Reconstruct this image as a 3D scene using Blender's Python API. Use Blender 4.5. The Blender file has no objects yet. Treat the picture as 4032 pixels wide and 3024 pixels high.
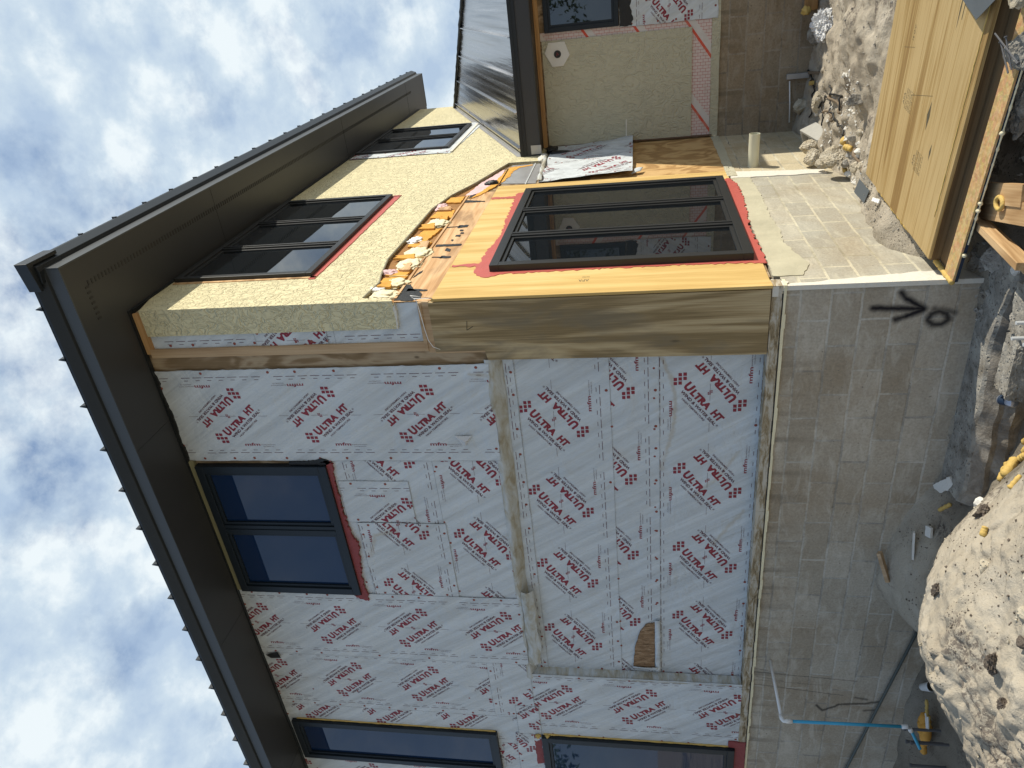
import bpy, math, random
import numpy as np
from mathutils import Vector, Matrix, noise as mnoise
random.seed(7)
sc = bpy.context.scene
col = sc.collection

# ------------------------------------------------------------------ camera
cam_d = bpy.data.cameras.new('camera')
cam = bpy.data.objects.new('camera', cam_d); col.objects.link(cam)
cam_d.sensor_width = 36; cam_d.lens = 25.757
cam_d.clip_start = 0.05; cam_d.clip_end = 2000
# columns: camera right, up, back in world axes
right = Vector((-0.10281717, 0.14425921, -0.98418388))
down = Vector((-0.86789316, -0.49642819, 0.01790314))
fwd = Vector((-0.48599392, 0.85600721, 0.17624292))
m = Matrix((( right.x, -down.x, -fwd.x, 2.0745), (right.y, -down.y, -fwd.y, -4.9384), (right.z, -down.z, -fwd.z, 0.9122), (0, 0, 0, 1)))
cam.matrix_world = m
sc.camera = cam

# ------------------------------------------------------------------ sun and sky
SUN = Vector((-1.0, -0.28, -0.60)).normalized()
sd = bpy.data.lights.new('sun', 'SUN'); sd.energy = 5.0; sd.angle = math.radians(0.5); sd.color = (1.0, 0.93, 0.80)
so = bpy.data.objects.new('sun', sd); col.objects.link(so)
so.rotation_euler = SUN.to_track_quat('-Z', 'Y').to_euler(); so.location = (20, 6, 15)

w = bpy.data.worlds.new("World"); sc.world = w; w.use_nodes = True
nt = w.node_tree; nd = nt.nodes; lk = nt.links; nd.clear()
def wn(t, **k):
    n = nd.new(t)
    for a, b in k.items(): setattr(n, a, b)
    return n
out = wn('ShaderNodeOutputWorld'); bg = wn('ShaderNodeBackground'); lk.new(bg.outputs[0], out.inputs[0])
sky = wn('ShaderNodeTexSky', sky_type='NISHITA', sun_disc=False)
sky.sun_elevation = math.radians(30); sky.sun_rotation = math.atan2(1.0, 0.28)
sky.dust_density = 0.6; sky.ozone_density = 2.5; sky.air_density = 1.0
geo = wn('ShaderNodeTexCoord')
sep = wn('ShaderNodeSeparateXYZ'); lk.new(geo.outputs['Generated'], sep.inputs[0])
def wnoise(scale, detail, rough, dist, off):
    mp = wn('ShaderNodeMapping'); mp.inputs['Location'].default_value = off; mp.inputs['Scale'].default_value = (scale, scale, scale * 1.25)
    lk.new(geo.outputs['Generated'], mp.inputs['Vector'])
    n = wn('ShaderNodeTexNoise'); n.inputs['Scale'].default_value = 1.0; n.inputs['Detail'].default_value = detail
    n.inputs['Roughness'].default_value = rough; n.inputs['Distortion'].default_value = dist
    lk.new(mp.outputs[0], n.inputs['Vector']); return n
def wramp(inp, st):
    r = wn('ShaderNodeValToRGB'); e = r.color_ramp.elements
    while len(e) > 1: e.remove(e[-1])
    e[0].position, e[0].color = st[0][0], st[0][1] + (1,)
    for p, c in st[1:]:
        x = e.new(p); x.color = c + (1,)
    lk.new(inp, r.inputs[0]); return r
nA = wnoise(6.0, 12, 0.60, 0.0, (3.1, 1.7, 0.4)); nB = wnoise(8.5, 12, 0.58, 0.0, (9.1, 4.2, 2.0)); nC = wnoise(2.2, 3, 0.5, 0.0, (1.1, 0.2, 5.0))
sm_ = wn('ShaderNodeMath', operation='MULTIPLY_ADD'); lk.new(nC.outputs[0], sm_.inputs[0]); sm_.inputs[1].default_value = 0.5; lk.new(nA.outputs[0], sm_.inputs[2])
side = wn('ShaderNodeMapRange'); lk.new(sep.outputs[1], side.inputs[0]); side.inputs[1].default_value = -0.20; side.inputs[2].default_value = 0.15; side.inputs[3].default_value = 0.38
cover = wramp(sm_.outputs[0], [(0.54, (0.12,)*3), (0.62, (0.60,)*3), (0.72, (1, 1, 1))])
cov2 = wn('ShaderNodeMath', operation='MULTIPLY'); lk.new(cover.outputs[0], cov2.inputs[0]); lk.new(side.outputs[0], cov2.inputs[1])
tone = wramp(nB.outputs[0], [(0.36, (4.6, 5.9, 7.6)), (0.50, (6.2, 7.4, 8.5)), (0.60, (8.6, 9.4, 9.8))])
mixc = wn('ShaderNodeMix', data_type='RGBA'); lk.new(cov2.outputs[0], mixc.inputs[0])
skm = wn('ShaderNodeMix', data_type='RGBA'); skm.blend_type = 'MIX'; skm.inputs[0].default_value = 0.6
lk.new(sky.outputs[0], skm.inputs[6]); skm.inputs[7].default_value = (2.2, 3.7, 6.6, 1)
lk.new(skm.outputs[2], mixc.inputs[6]); lk.new(tone.outputs[0], mixc.inputs[7])
lk.new(mixc.outputs[2], bg.inputs[0]); bg.inputs[1].default_value = 0.10

sc.view_settings.view_transform = 'Standard'; sc.view_settings.look = 'None'
sc.view_settings.exposure = 0.0; sc.view_settings.gamma = 1.0; sc.view_settings.use_curve_mapping = False
sc.render.engine = 'CYCLES'
sc.cycles.max_bounces = 6; sc.cycles.use_denoising = True

# ------------------------------------------------------------------ material helper
class N:
    def __init__(s, name, rough=0.8, metal=0.0, spec=0.3, color=(0.5, 0.5, 0.5)):
        s.m = bpy.data.materials.new(name); s.m.use_nodes = True
        s.t = s.m.node_tree; s.b = s.t.nodes['Principled BSDF']
        s.b.inputs['Roughness'].default_value = rough; s.b.inputs['Metallic'].default_value = metal
        s.b.inputs['Specular IOR Level'].default_value = spec; s.b.inputs['Base Color'].default_value = (*color, 1)
        s.tc = None
    def co(s):
        if not s.tc: s.tc = s.t.nodes.new('ShaderNodeTexCoord')
        return s.tc.outputs['Object']
    def map(s, scale=(1, 1, 1), loc=(0, 0, 0), rot=(0, 0, 0), src=None):
        n = s.t.nodes.new('ShaderNodeMapping'); n.inputs['Scale'].default_value = scale
        n.inputs['Location'].default_value = loc; n.inputs['Rotation'].default_value = rot
        s.t.links.new(src or s.co(), n.inputs[0]); return n.outputs[0]
    def noise(s, vec, scale=5, detail=4, rough=0.5, dist=0.0):
        n = s.t.nodes.new('ShaderNodeTexNoise'); s.t.links.new(vec, n.inputs['Vector'])
        for k, v in (('Scale', scale), ('Detail', detail), ('Roughness', rough), ('Distortion', dist)): n.inputs[k].default_value = v
        return n.outputs[0]
    def voro(s, vec, scale=5, feature='F1'):
        n = s.t.nodes.new('ShaderNodeTexVoronoi'); n.feature = feature; s.t.links.new(vec, n.inputs['Vector']); n.inputs['Scale'].default_value = scale
        return n.outputs[0]
    def math(s, op, a, b=None, c=None, clamp=False):
        n = s.t.nodes.new('ShaderNodeMath'); n.operation = op; n.use_clamp = clamp
        for i, v in enumerate((a, b, c)):
            if v is None: continue
            if isinstance(v, (int, float)): n.inputs[i].default_value = v
            else: s.t.links.new(v, n.inputs[i])
        return n.outputs[0]
    def vmath(s, op, a, b=None):
        n = s.t.nodes.new('ShaderNodeVectorMath'); n.operation = op
        for i, v in enumerate((a, b)):
            if v is None: continue
            if isinstance(v, tuple): n.inputs[i].default_value = v
            else: s.t.links.new(v, n.inputs[i])
        return n.outputs
    def ramp(s, f, st, const=False):
        r = s.t.nodes.new('ShaderNodeValToRGB'); e = r.color_ramp.elements
        if const: r.color_ramp.interpolation = 'CONSTANT'
        while len(e) > 1: e.remove(e[-1])
        def c4(c): return (c, c, c, 1) if isinstance(c, (int, float)) else (*c, 1)
        e[0].position = st[0][0]; e[0].color = c4(st[0][1])
        for p, c in st[1:]: e.new(p).color = c4(c)
        s.t.links.new(f, r.inputs[0]); return r.outputs[0]
    def mix(s, f, a, b, mode='MIX'):
        n = s.t.nodes.new('ShaderNodeMix'); n.data_type = 'RGBA'; n.blend_type = mode
        for i, v in ((0, f), (6, a), (7, b)):
            if isinstance(v, (int, float)): n.inputs[i].default_value = v
            elif isinstance(v, tuple): n.inputs[i].default_value = (*v, 1)
            else: s.t.links.new(v, n.inputs[i])
        return n.outputs[2]
    def bump(s, h, strength=0.5, dist=0.01, prev=None):
        n = s.t.nodes.new('ShaderNodeBump'); n.inputs['Strength'].default_value = strength; n.inputs['Distance'].default_value = dist
        s.t.links.new(h, n.inputs['Height'])
        if prev is not None: s.t.links.new(prev, n.inputs['Normal'])
        return n.outputs[0]
    def base(s, c): s.t.links.new(c, s.b.inputs['Base Color']); return s
    def norm(s, n): s.t.links.new(n, s.b.inputs['Normal']); return s
    def rgh(s, r): s.t.links.new(r, s.b.inputs['Roughness']); return s
    def sep(s, vec):
        n = s.t.nodes.new('ShaderNodeSeparateXYZ'); s.t.links.new(vec, n.inputs[0]); return n.outputs
    def comb(s, x, y, z):
        n = s.t.nodes.new('ShaderNodeCombineXYZ')
        for i, v in enumerate((x, y, z)):
            if isinstance(v, (int, float)): n.inputs[i].default_value = v
            else: s.t.links.new(v, n.inputs[i])
        return n.outputs[0]
    def segs(s, plane, segs, r_in, r_out, wob=0.02):
        """greatest closeness to a set of line segments in the wall plane (painted strokes)"""
        o = s.sep(s.co()); h = o[0] if plane == 'A' else o[1]
        p = s.comb(h, o[2], 0.0)
        nz = s.t.nodes.new('ShaderNodeTexNoise'); nz.inputs['Scale'].default_value = 22; nz.inputs['Detail'].default_value = 4
        s.t.links.new(p, nz.inputs['Vector'])
        off = s.vmath('SUBTRACT', nz.outputs[1], (0.5, 0.5, 0.5))[0]
        sc_ = s.t.nodes.new('ShaderNodeVectorMath'); sc_.operation = 'SCALE'; s.t.links.new(off, sc_.inputs[0]); sc_.inputs['Scale'].default_value = wob
        p = s.vmath('ADD', p, sc_.outputs[0])[0]
        res = None
        for (ax, ay, bx, by, k) in segs:
            ba = (bx - ax, by - ay, 0); L = ba[0]**2 + ba[1]**2
            pa = s.vmath('SUBTRACT', p, (ax, ay, 0.0))[0]
            dt = s.vmath('DOT_PRODUCT', pa, ba)[1]
            t = s.math('DIVIDE', dt, L, clamp=True)
            q = s.t.nodes.new('ShaderNodeVectorMath'); q.operation = 'SCALE'; q.inputs[0].default_value = ba; s.t.links.new(t, q.inputs['Scale'])
            d = s.vmath('LENGTH', s.vmath('SUBTRACT', pa, q.outputs[0])[0])[1]
            mr = s.t.nodes.new('ShaderNodeMapRange'); mr.interpolation_type = 'SMOOTHSTEP'
            s.t.links.new(d, mr.inputs[0]); mr.inputs[1].default_value = r_out; mr.inputs[2].default_value = r_in; mr.inputs[3].default_value = 0; mr.inputs[4].default_value = k
            res = mr.outputs[0] if res is None else s.math('MAXIMUM', res, mr.outputs[0])
        return res

MAT = {}
# ---- wrap (white woven membrane) and its maroon ink
def wrap_mat(name, base, rough, stains=True):
    n = N(name, rough, 0, 0.35)
    v = n.map((1, 1, 1), rot=(0, math.radians(32), 0))
    st = n.noise(n.map((11, 11, 0.9), src=v), 1.0, 4, 0.55, 0.3)
    st2 = n.noise(n.co(), 2.2, 4, 0.55, 0.6)
    fine = n.noise(n.map((1, 1, 1)), 60, 3, 0.6)
    h = n.math('ADD', n.math('MULTIPLY', st, 0.8), n.math('ADD', n.math('MULTIPLY', st2, 1.4), n.math('MULTIPLY', fine, 0.05)))
    cm = n.mix(n.ramp(n.noise(n.map((12, 12, 0.8), src=v), 1.0, 4, 0.6), [(0.36, 0.0), (0.66, 1.0)]), tuple(c * 0.84 for c in base), tuple(min(1, c * 1.05) for c in base))  # diagonal wrinkle sheen put into the colour as lighter and darker streaks
    if stains:
        cm = n.mix(n.ramp(n.noise(n.map((1.3, 1.3, 0.5), loc=(4, 2, 9)), 1.6, 5, 0.6, 0.8), [(0.60, 0.0), (0.80, 0.42)]), cm, (0.40, 0.33, 0.22), 'MIX')
        arc = [(-.58, .77, -.75, .70, .6), (-.75, .70, -.97, .665, .6), (-.97, .665, -1.2, .68, .6), (-1.2, .68, -1.42, .73, .5), (-1.42, .73, -1.62, .78, .4), (-1.45, .17, -1.72, .33, .45), (-1.72, .33, -1.9, .52, .4), (-2.05, .10, -2.42, .34, .45), (-2.25, 3.16, -2.30, 3.38, .5), (-2.30, 3.38, -2.55, 3.46, .4), (-.62, 2.25, -.64, 2.12, .5)]
        cm = n.mix(n.segs('A', arc, 0.0, .030, .05), cm, (0.42, 0.36, 0.26))
    n.base(cm); n.norm(n.bump(h, 0.9, 0.034)); return n.m
MAT['wrap'] = wrap_mat('wrap_membrane', (0.57, 0.61, 0.63), 0.62)
MAT['ink'] = wrap_mat('maroon_ink', (0.25, 0.027, 0.042), 0.5, False)
MAT['ink2'] = wrap_mat('dark_ink', (0.095, 0.022, 0.036), 0.5, False)
n = N('nail_cap', 0.6, color=(0.26, 0.07, 0.05)); MAT['cap'] = n.m
n = N('edge_shadow_line', 0.7, color=(0.17, 0.17, 0.165)); MAT['edge'] = n.m  # grey border colour carrying the shadow line at sheet edges
n = N('stained_wrap', 0.6)
n.base(n.ramp(n.noise(n.map((2, 2, 5)), 2.5, 5, 0.6, 0.6), [(0.3, (0.32, 0.275, 0.19)), (0.45, (0.43, 0.42, 0.36)), (0.58, (0.50, 0.53, 0.53)), (0.7, (0.54, 0.58, 0.60))]))
n.norm(n.bump(n.noise(n.map((1, 1, 4)), 5, 4, 0.6, 0.5), 0.8, 0.03)); MAT['stained'] = n.m
# ---- stucco
def stucco(name, c, k, sc_=17, ds=.014):
    n = N(name, 0.85, 0, 0.25)
    v = n.map((1, 1, 1))
    a = n.noise(n.map((1, 1, .75)), sc_, 3, 0.5, 1.6)
    lace = n.ramp(a, [(0.36, 0.0), (0.47, 0.9), (0.54, 1.0), (0.60, 0.35), (0.75, 0.2)])
    f = n.noise(v, 90, 3, 0.6)
    h = n.math('ADD', lace, n.math('MULTIPLY', f, 0.10))
    cc = n.mix(n.noise(n.co(), 1.7, 4, 0.6), tuple(x * 0.93 for x in c), tuple(min(1, x * 1.05) for x in c))
    n.base(cc); n.norm(n.bump(h, k, ds)); return n.m
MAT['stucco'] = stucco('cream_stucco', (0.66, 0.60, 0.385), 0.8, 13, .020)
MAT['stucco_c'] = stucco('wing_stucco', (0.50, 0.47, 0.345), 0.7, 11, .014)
n = N('raw_render', 0.9, color=(0.66, 0.63, 0.55)); n.norm(n.bump(n.noise(n.co(), 25, 5, 0.6), 0.8, 0.01)); MAT['raw_render'] = n.m
# ---- concrete blocks
def block(name, plane, c1, c2, mortar, graffiti=None):
    n = N(name, 0.92, 0, 0.2)
    o = n.sep(n.co()); h = o[0] if plane in 'AC' else o[1]
    z = n.math('ADD', o[2], 0.165 + 0.203 * 20)
    p = n.comb(n.math('ADD', h, 20.17), z, 0.0)
    nz = n.t.nodes.new('ShaderNodeTexNoise'); nz.inputs['Scale'].default_value = 7; n.t.links.new(p, nz.inputs['Vector'])
    q = n.t.nodes.new('ShaderNodeVectorMath'); q.operation = 'MULTIPLY_ADD'; n.t.links.new(nz.outputs[1], q.inputs[0]); q.inputs[1].default_value = (0.016, 0.016, 0); n.t.links.new(p, q.inputs[2])
    def brick(a, b, mo, ms, smooth):
        bt = n.t.nodes.new('ShaderNodeTexBrick'); n.t.links.new(q.outputs[0], bt.inputs['Vector'])
        bt.inputs['Scale'].default_value = 1.0; bt.inputs['Brick Width'].default_value = 0.4064; bt.inputs['Row Height'].default_value = 0.203
        bt.inputs['Mortar Size'].default_value = ms; bt.inputs['Mortar Smooth'].default_value = smooth
        bt.inputs['Color1'].default_value = (*a, 1); bt.inputs['Color2'].default_value = (*b, 1); bt.inputs['Mortar'].default_value = (*mo, 1)
        bt.inputs['Bias'].default_value = 0.0; bt.offset = 0.5; bt.offset_frequency = 2
        return bt
    ms = 0.010 if plane == 'A' else 0.011
    bt = brick(c1, c2, mortar, ms, 0.35)
    n.t.links.new(n.mix(n.ramp(n.noise(n.co(), 2.3, 5, 0.65), [(0.42, 0.0), (0.56, 1.0)]), tuple(x * (.62 if plane == 'A' else .62) for x in mortar), mortar), bt.inputs['Mortar'])
    grain = n.noise(n.co(), 55, 5, 0.65)
    c = n.mix(1.0, bt.outputs[0], n.ramp(grain, [(0.3, 0.80), (0.5, 0.97), (0.7, 1.12)]), 'MULTIPLY')
    big = n.noise(n.map((1, 1, 0.8), loc=(3, 3, 1)), 1.3, 5, 0.6, 0.5)
    c = n.mix(n.ramp(big, [(0.42, 0.0), (0.68, 0.65)]), c, n.mix(1.0, c, (0.72, 0.62, 0.50), 'MULTIPLY'))
    sm = n.noise(n.map((1.5, 1.5, 4), loc=(1, 7, 2)), 2.0, 6, 0.68, 0.9)
    c = n.mix(n.ramp(sm, [(0.50, 0.0), (0.68, 0.42 if plane != 'B' else 0.28)]), c, tuple(min(1, x * 1.25) for x in mortar))
    pits = n.ramp(n.noise(n.co(), 34, 2, 0.5), [(0.70, 0.0), (0.76, 0.75)])
    c = n.mix(pits, c, tuple(x * 0.35 for x in c1))
    drip = n.noise(n.map((9, 9, 0.5), loc=(2, 1, 3)), 1.0, 3, 0.5)
    top = n.math('MULTIPLY', n.ramp(drip, [(0.52, 0.0), (0.66, 0.55)]), n.ramp(n.math('ADD', o[2], 1.0), [(0.55, 0.0), (0.95, 1.0)]))
    if plane != 'B': c = n.mix(top, c, (0.10, 0.085, 0.06))
    if graffiti:
        for (segs, ri, ro, k) in graffiti:
            c = n.mix(n.segs('A', segs, ri, ro), c, (0.014, 0.012, 0.014))
    n.base(c)
    hgt = n.math('SUBTRACT', n.math('ADD', n.math('MULTIPLY', grain, 0.35), n.math('MULTIPLY', n.noise(n.co(), 12, 3), 0.3)), n.math('MULTIPLY', bt.outputs[1], 0.8 if plane == 'A' else 0.2))
    n.norm(n.bump(hgt, 0.5, 0.008)); return n.m
def ring(cx, cz, r, k, n_=7):
    P = [(cx + r * math.cos(i / n_ * math.tau), cz + 1.25 * r * math.sin(i / n_ * math.tau)) for i in range(n_ + 1)]
    return [(P[i][0], P[i][1], P[i + 1][0], P[i + 1][1], k) for i in range(n_)]
arrow = [(-.183, -.657, -.2, -.98, 1), (-.075, -.825, -.12, -.86, .95), (-.12, -.86, -.2, -.985, 1), (-.275, -.815, -.25, -.88, .95), (-.25, -.88, -.205, -.985, 1)] + ring(-.275, -1.085, .052, .93) + [(-.205, -1.05, -.235, -1.18, .7)]
scrib = [(-4.36, -.68, -4.43, -.74, .8), (-4.43, -.74, -4.36, -.85, .8), (-4.36, -.85, -4.33, -.88, .8), (-4.33, -.88, -4.30, -1.1, .75), (-4.30, -1.1, -4.26, -1.24, .75), (-4.22, -1.02, -4.24, -1.12, .6), (-4.40, -1.12, -4.38, -1.22, .6)]
scuff = [(-3.93, -.07, -3.99, -1.0, .45), (-3.99, -.1, -4.04, -.35, .35), (-4.10, -.08, -4.2, -.9, .45), (-3.88, -.07, -3.9, -.2, .4), (-4.04, -.08, -4.07, -.7, .25)]
MAT['blockA'] = block('block_wall_front', 'A', (0.45, 0.405, 0.33), (0.365, 0.32, 0.25), (0.50, 0.47, 0.405), [(arrow, .000, .046, 1), (scrib, .000, .026, 1), (scuff, .001, .011, 1)])
MAT['blockB'] = block('block_wall_side', 'B', (0.37, 0.355, 0.30), (0.44, 0.41, 0.33), (0.57, 0.535, 0.41))
MAT['blockB2'] = block('block_wall_tan', 'B', (0.52, 0.45, 0.31), (0.48, 0.42, 0.29), (0.56, 0.52, 0.40))
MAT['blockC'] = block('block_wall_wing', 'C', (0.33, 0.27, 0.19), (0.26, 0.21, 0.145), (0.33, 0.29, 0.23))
n = N('rough_concrete', 0.95, 0, 0.2)
c = n.ramp(n.noise(n.co(), 6, 6, 0.65, 0.4), [(0.3, (0.16, 0.14, 0.11)), (0.5, (0.30, 0.28, 0.24)), (0.7, (0.44, 0.42, 0.36))])
c = n.mix(n.ramp(n.voro(n.co(), 26), [(0.0, 0.8), (0.16, 0.0)]), c, (0.07, 0.06, 0.05)); n.base(c)
n.norm(n.bump(n.math('ADD', n.noise(n.co(), 14, 8, 0.7), n.ramp(n.voro(n.co(), 30), [(0.0, 0.0), (0.3, 1.0)])), 0.9, 0.025)); MAT['concrete'] = n.m
def rockmat(name, a, b, sc_=7):
    n = N(name, 0.95, 0, 0.15)
    c = n.ramp(n.noise(n.co(), sc_, 7, 0.65, 0.6), [(0.34, a), (0.5, tuple((x + y) / 2 for x, y in zip(a, b))), (0.62, b)])
    n.base(c); n.norm(n.bump(n.math('ADD', n.noise(n.co(), sc_ * 2.5, 8, 0.7), n.ramp(n.voro(n.co(), 40), [(0, 0.0), (0.25, 0.6)])), 0.9, 0.03)); return n.m
MAT['rock'] = rockmat('pale_limestone', (0.40, 0.34, 0.24), (0.66, 0.60, 0.48))
MAT['rockg'] = rockmat('grey_rubble', (0.22, 0.20, 0.17), (0.50, 0.47, 0.41))
MAT['rockd'] = rockmat('dark_clod', (0.07, 0.055, 0.045), (0.24, 0.20, 0.16), 12)
# ---- sand
n = N('sand', 0.97, 0, 0.1)
v = n.co()
c = n.ramp(n.noise(v, 1.6, 7, 0.6, 0.5), [(0.3, (0.33, 0.285, 0.22)), (0.5, (0.42, 0.37, 0.29)), (0.7, (0.51, 0.46, 0.375))])
o_ = n.sep(v)
spk = n.math('MULTIPLY', n.ramp(n.voro(n.map((1, 1, 1)), 55), [(0.0, 1.0), (0.20, 0.9), (0.26, 0.0)]), n.ramp(n.noise(v, 2.6, 5, 0.65), [(0.54, 0.0), (0.60, 1.0)]))
c = n.mix(spk, c, (0.075, 0.06, 0.05))
dk = n.math('MULTIPLY', n.ramp(n.noise(n.map((1, 1, 1), loc=(5, 5, 5)), 1.9, 4, 0.6, 0.5), [(0.56, 0.0), (0.66, 1.0)]), n.ramp(n.noise(v, 30, 5, 0.7), [(0.48, 0.0), (0.54, 0.8)]))
c = n.mix(dk, c, (0.12, 0.10, 0.085))
grey = n.ramp(n.math('ADD', n.math('MULTIPLY', o_[2], -1.0), n.math('MULTIPLY', n.noise(v, 3, 4), 0.3)), [(0.0, 0.0), (1.0, 0.0)])
# soil colour darker with depth, in the dug trench
depth_mix = n.math('SUBTRACT', n.math('MULTIPLY', o_[2], -1.0), n.math('MULTIPLY', n.noise(v, 4, 5, 0.6), 0.35))
c = n.mix(n.ramp(depth_mix, [(1.06 - 0.0 if False else 0.98, 0.0), (1.0, 0.0)]), c, c)
mr = n.t.nodes.new('ShaderNodeMapRange'); n.t.links.new(depth_mix, mr.inputs[0]); mr.inputs[1].default_value = 1.02; mr.inputs[2].default_value = 1.20
c = n.mix(mr.outputs[0], c, n.mix(1.0, c, (0.56, 0.56, 0.56), 'MULTIPLY'))
n.base(c)
n.norm(n.bump(n.math('ADD', n.noise(v, 14, 9, 0.66, .3), n.math('MULTIPLY', n.noise(v, 80, 5, 0.65), 0.25)), 0.9, 0.028)); MAT['sand'] = n.m
# ---- woods
def wood(name, cols, axis='z', k=26, st=0.35, knots=True, dirt=None, across=3.2, rk=0.15, rp=(.15, .45, .75)):
    n = N(name, 0.75, 0, 0.25)
    s_ = [across, across, across]; s_['xyz'.index(axis)] = st
    base = n.noise(n.map(tuple(s_)), 1.0, 4, 0.45, 0.7)
    rings = n.math('SINE', n.math('MULTIPLY', base, k * 3.0))
    s2 = [90, 90, 90]; s2['xyz'.index(axis)] = 1.5
    fib = n.noise(n.map(tuple(s2)), 1.0, 3, 0.5)
    s3 = [260, 260, 260]; s3['xyz'.index(axis)] = 5
    fib2 = n.noise(n.map(tuple(s3)), 1.0, 2, 0.5)
    f = n.math('ADD', n.math('MULTIPLY', rings, rk), n.math('ADD', -0.02, n.math('ADD', n.math('MULTIPLY', fib, 0.62), n.math('MULTIPLY', fib2, 0.28))))
    c = n.ramp(f, [(rp[0], cols[0]), (rp[1], cols[1]), (rp[2], cols[2])])
    c = n.mix(n.ramp(n.noise(n.co(), 1.5, 3, 0.5), [(0.3, 0.0), (0.7, 0.5)]), c, n.mix(1.0, c, (0.86, 0.82, 0.74), 'MULTIPLY'))
    if knots: c = n.mix(n.ramp(n.voro(n.map(tuple(x / 2 + 0.6 for x in s_)), 1.6), [(0.0, 0.9), (0.03, 0.7), (0.06, 0.0)]), c, tuple(x * 0.3 for x in cols[0]))
    if dirt: c = n.mix(n.ramp(n.noise(n.map((3, 3, 0.8) if axis == 'z' else (0.8, 0.8, 3)), 1.5, 4, 0.6, 0.5), [(0.5, 0.0), (0.66, 0.75)]), c, dirt)
    n.base(c); n.norm(n.bump(f, 0.25, 0.002)); return n.m
MAT['plyB'] = wood('new_plywood', ((0.46, 0.30, 0.10), (0.62, 0.435, 0.17), (0.72, 0.54, 0.26)), 'z', 7, rk=.13)
MAT['plyA'] = wood('weathered_plywood', ((0.23, 0.165, 0.08), (0.37, 0.275, 0.145), (0.49, 0.385, 0.225)), 'z', 9, st=.4, across=4.0, dirt=(0.18, 0.15, 0.10), rk=.20, rp=(.24, .45, .66))
MAT['plyD'] = wood('brown_plywood', ((0.34, 0.20, 0.08), (0.47, 0.29, 0.12), (0.58, 0.39, 0.18)), 'z', 9, 2.6, across=3.4, rk=.28)
MAT['plyW'] = wood('old_sheathing', ((0.22, 0.15, 0.08), (0.30, 0.215, 0.13), (0.42, 0.33, 0.22)), 'z', 14, 1.2, rk=.3)
MAT['board'] = wood('yellow_plywood_board', ((0.28, 0.175, 0.065), (0.39, 0.265, 0.105), (0.50, 0.365, 0.175)), 'x', 5, 0.25, across=9, knots=False, rp=(.30, .44, .58))
MAT['stud'] = wood('stud_timber', ((0.34, 0.22, 0.12), (0.46, 0.32, 0.19), (0.56, 0.42, 0.27)), 'z', 9)
MAT['header'] = wood('header_timber', ((0.42, 0.23, 0.10), (0.60, 0.38, 0.20), (0.72, 0.51, 0.30)), 'y', 12, 0.5, dirt=(0.28, 0.17, 0.09))
MAT['beam'] = wood('beam_timber', ((0.36, 0.19, 0.08), (0.48, 0.28, 0.12), (0.56, 0.35, 0.17)), 'x', 9)
MAT['treated'] = wood('green_treated_timber', ((0.16, 0.15, 0.085), (0.24, 0.225, 0.13), (0.32, 0.30, 0.18)), 'x', 9)
n = N('chip_board', 0.85)
vc = n.t.nodes.new('ShaderNodeTexVoronoi'); n.t.links.new(n.map((30, 60, 60)), vc.inputs['Vector']); vc.inputs['Scale'].default_value = 1
n.base(n.mix(0.5, n.ramp(n.noise(n.map((1, 1, 1)), 25, 4, 0.6, 1.0), [(0.3, (0.40, 0.22, 0.08)), (0.55, (0.62, 0.41, 0.18)), (0.7, (0.74, 0.56, 0.30))]), n.mix(0.35, (0.60, 0.40, 0.18), vc.outputs[1], 'MULTIPLY')))
n.norm(n.bump(n.noise(n.co(), 60, 3), 0.5, 0.005)); MAT['osb'] = n.m
MAT['shadeply'] = wood('shade_darkened_ply', ((0.10, 0.065, 0.03), (0.17, 0.11, 0.055), (0.24, 0.165, 0.085)), 'x', 5, 0.25, across=9)  # brown darkened to carry the shade under the plywood board
n = N('torn_sheathing', 0.95)
n.base(n.ramp(n.noise(n.map((60, 60, 10)), 1.0, 6, 0.7, 0.6), [(0.3, (0.06, 0.035, 0.02)), (0.5, (0.30, 0.185, 0.10)), (0.7, (0.50, 0.35, 0.22))]))
n.norm(n.bump(n.noise(n.map((60, 60, 10)), 1.0, 6, 0.7), 1.0, 0.02)); MAT['torn'] = n.m
# ---- metals, glass, paints
def simple(name, c, rough=0.6, metal=0.0, spec=0.4, bumpk=0.0, bs=20, var=0.12):
    n = N(name, rough, metal, spec)
    n.base(n.mix(n.noise(n.co(), bs / 3, 4, 0.6), tuple(x * (1 - var) for x in c), tuple(min(1, x * (1 + var)) for x in c)))
    if bumpk: n.norm(n.bump(n.noise(n.co(), bs, 5, 0.6), bumpk, 0.01))
    return n.m
MAT['soffit'] = simple('bronze_soffit', (0.040, 0.041, 0.042), 0.45, 0.0, 0.4, 0.15, 3)
MAT['fascia'] = simple('slate_fascia', (0.058, 0.064, 0.068), 0.45, 0.0, 0.35, 0.15, 2)
MAT['drip'] = simple('dark_drip_edge', (0.015, 0.018, 0.020), 0.42, 0.0, 0.35, 0.2, 3)
MAT['vent'] = simple('vent_slots', (0.034, 0.033, 0.031), 0.7)
n = N('standing_seam_metal', 0.22, 0.92, 0.5)
st = n.noise(n.map((16, 0.3, 0.3)), 1.0, 4, 0.6)
n.base(n.ramp(st, [(0.3, (0.17, 0.165, 0.16)), (0.55, (0.42, 0.41, 0.41)), (0.7, (0.62, 0.61, 0.61))])); n.rgh(n.ramp(st, [(0.35, 0.12), (0.7, 0.34)]))
n.norm(n.bump(n.noise(n.map((11, 0.5, 0.5)), 1.0, 3, 0.5), 0.35, 0.012)); MAT['seam'] = n.m
n = N('sky_tinted_glass', 0.02, 0, 0.5, (0.006, 0.021, 0.060)); n.b.inputs['IOR'].default_value = 1.55; MAT['glassA'] = n.m  # blue base colour stands in for reflected clear sky, besides coating tint
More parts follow.
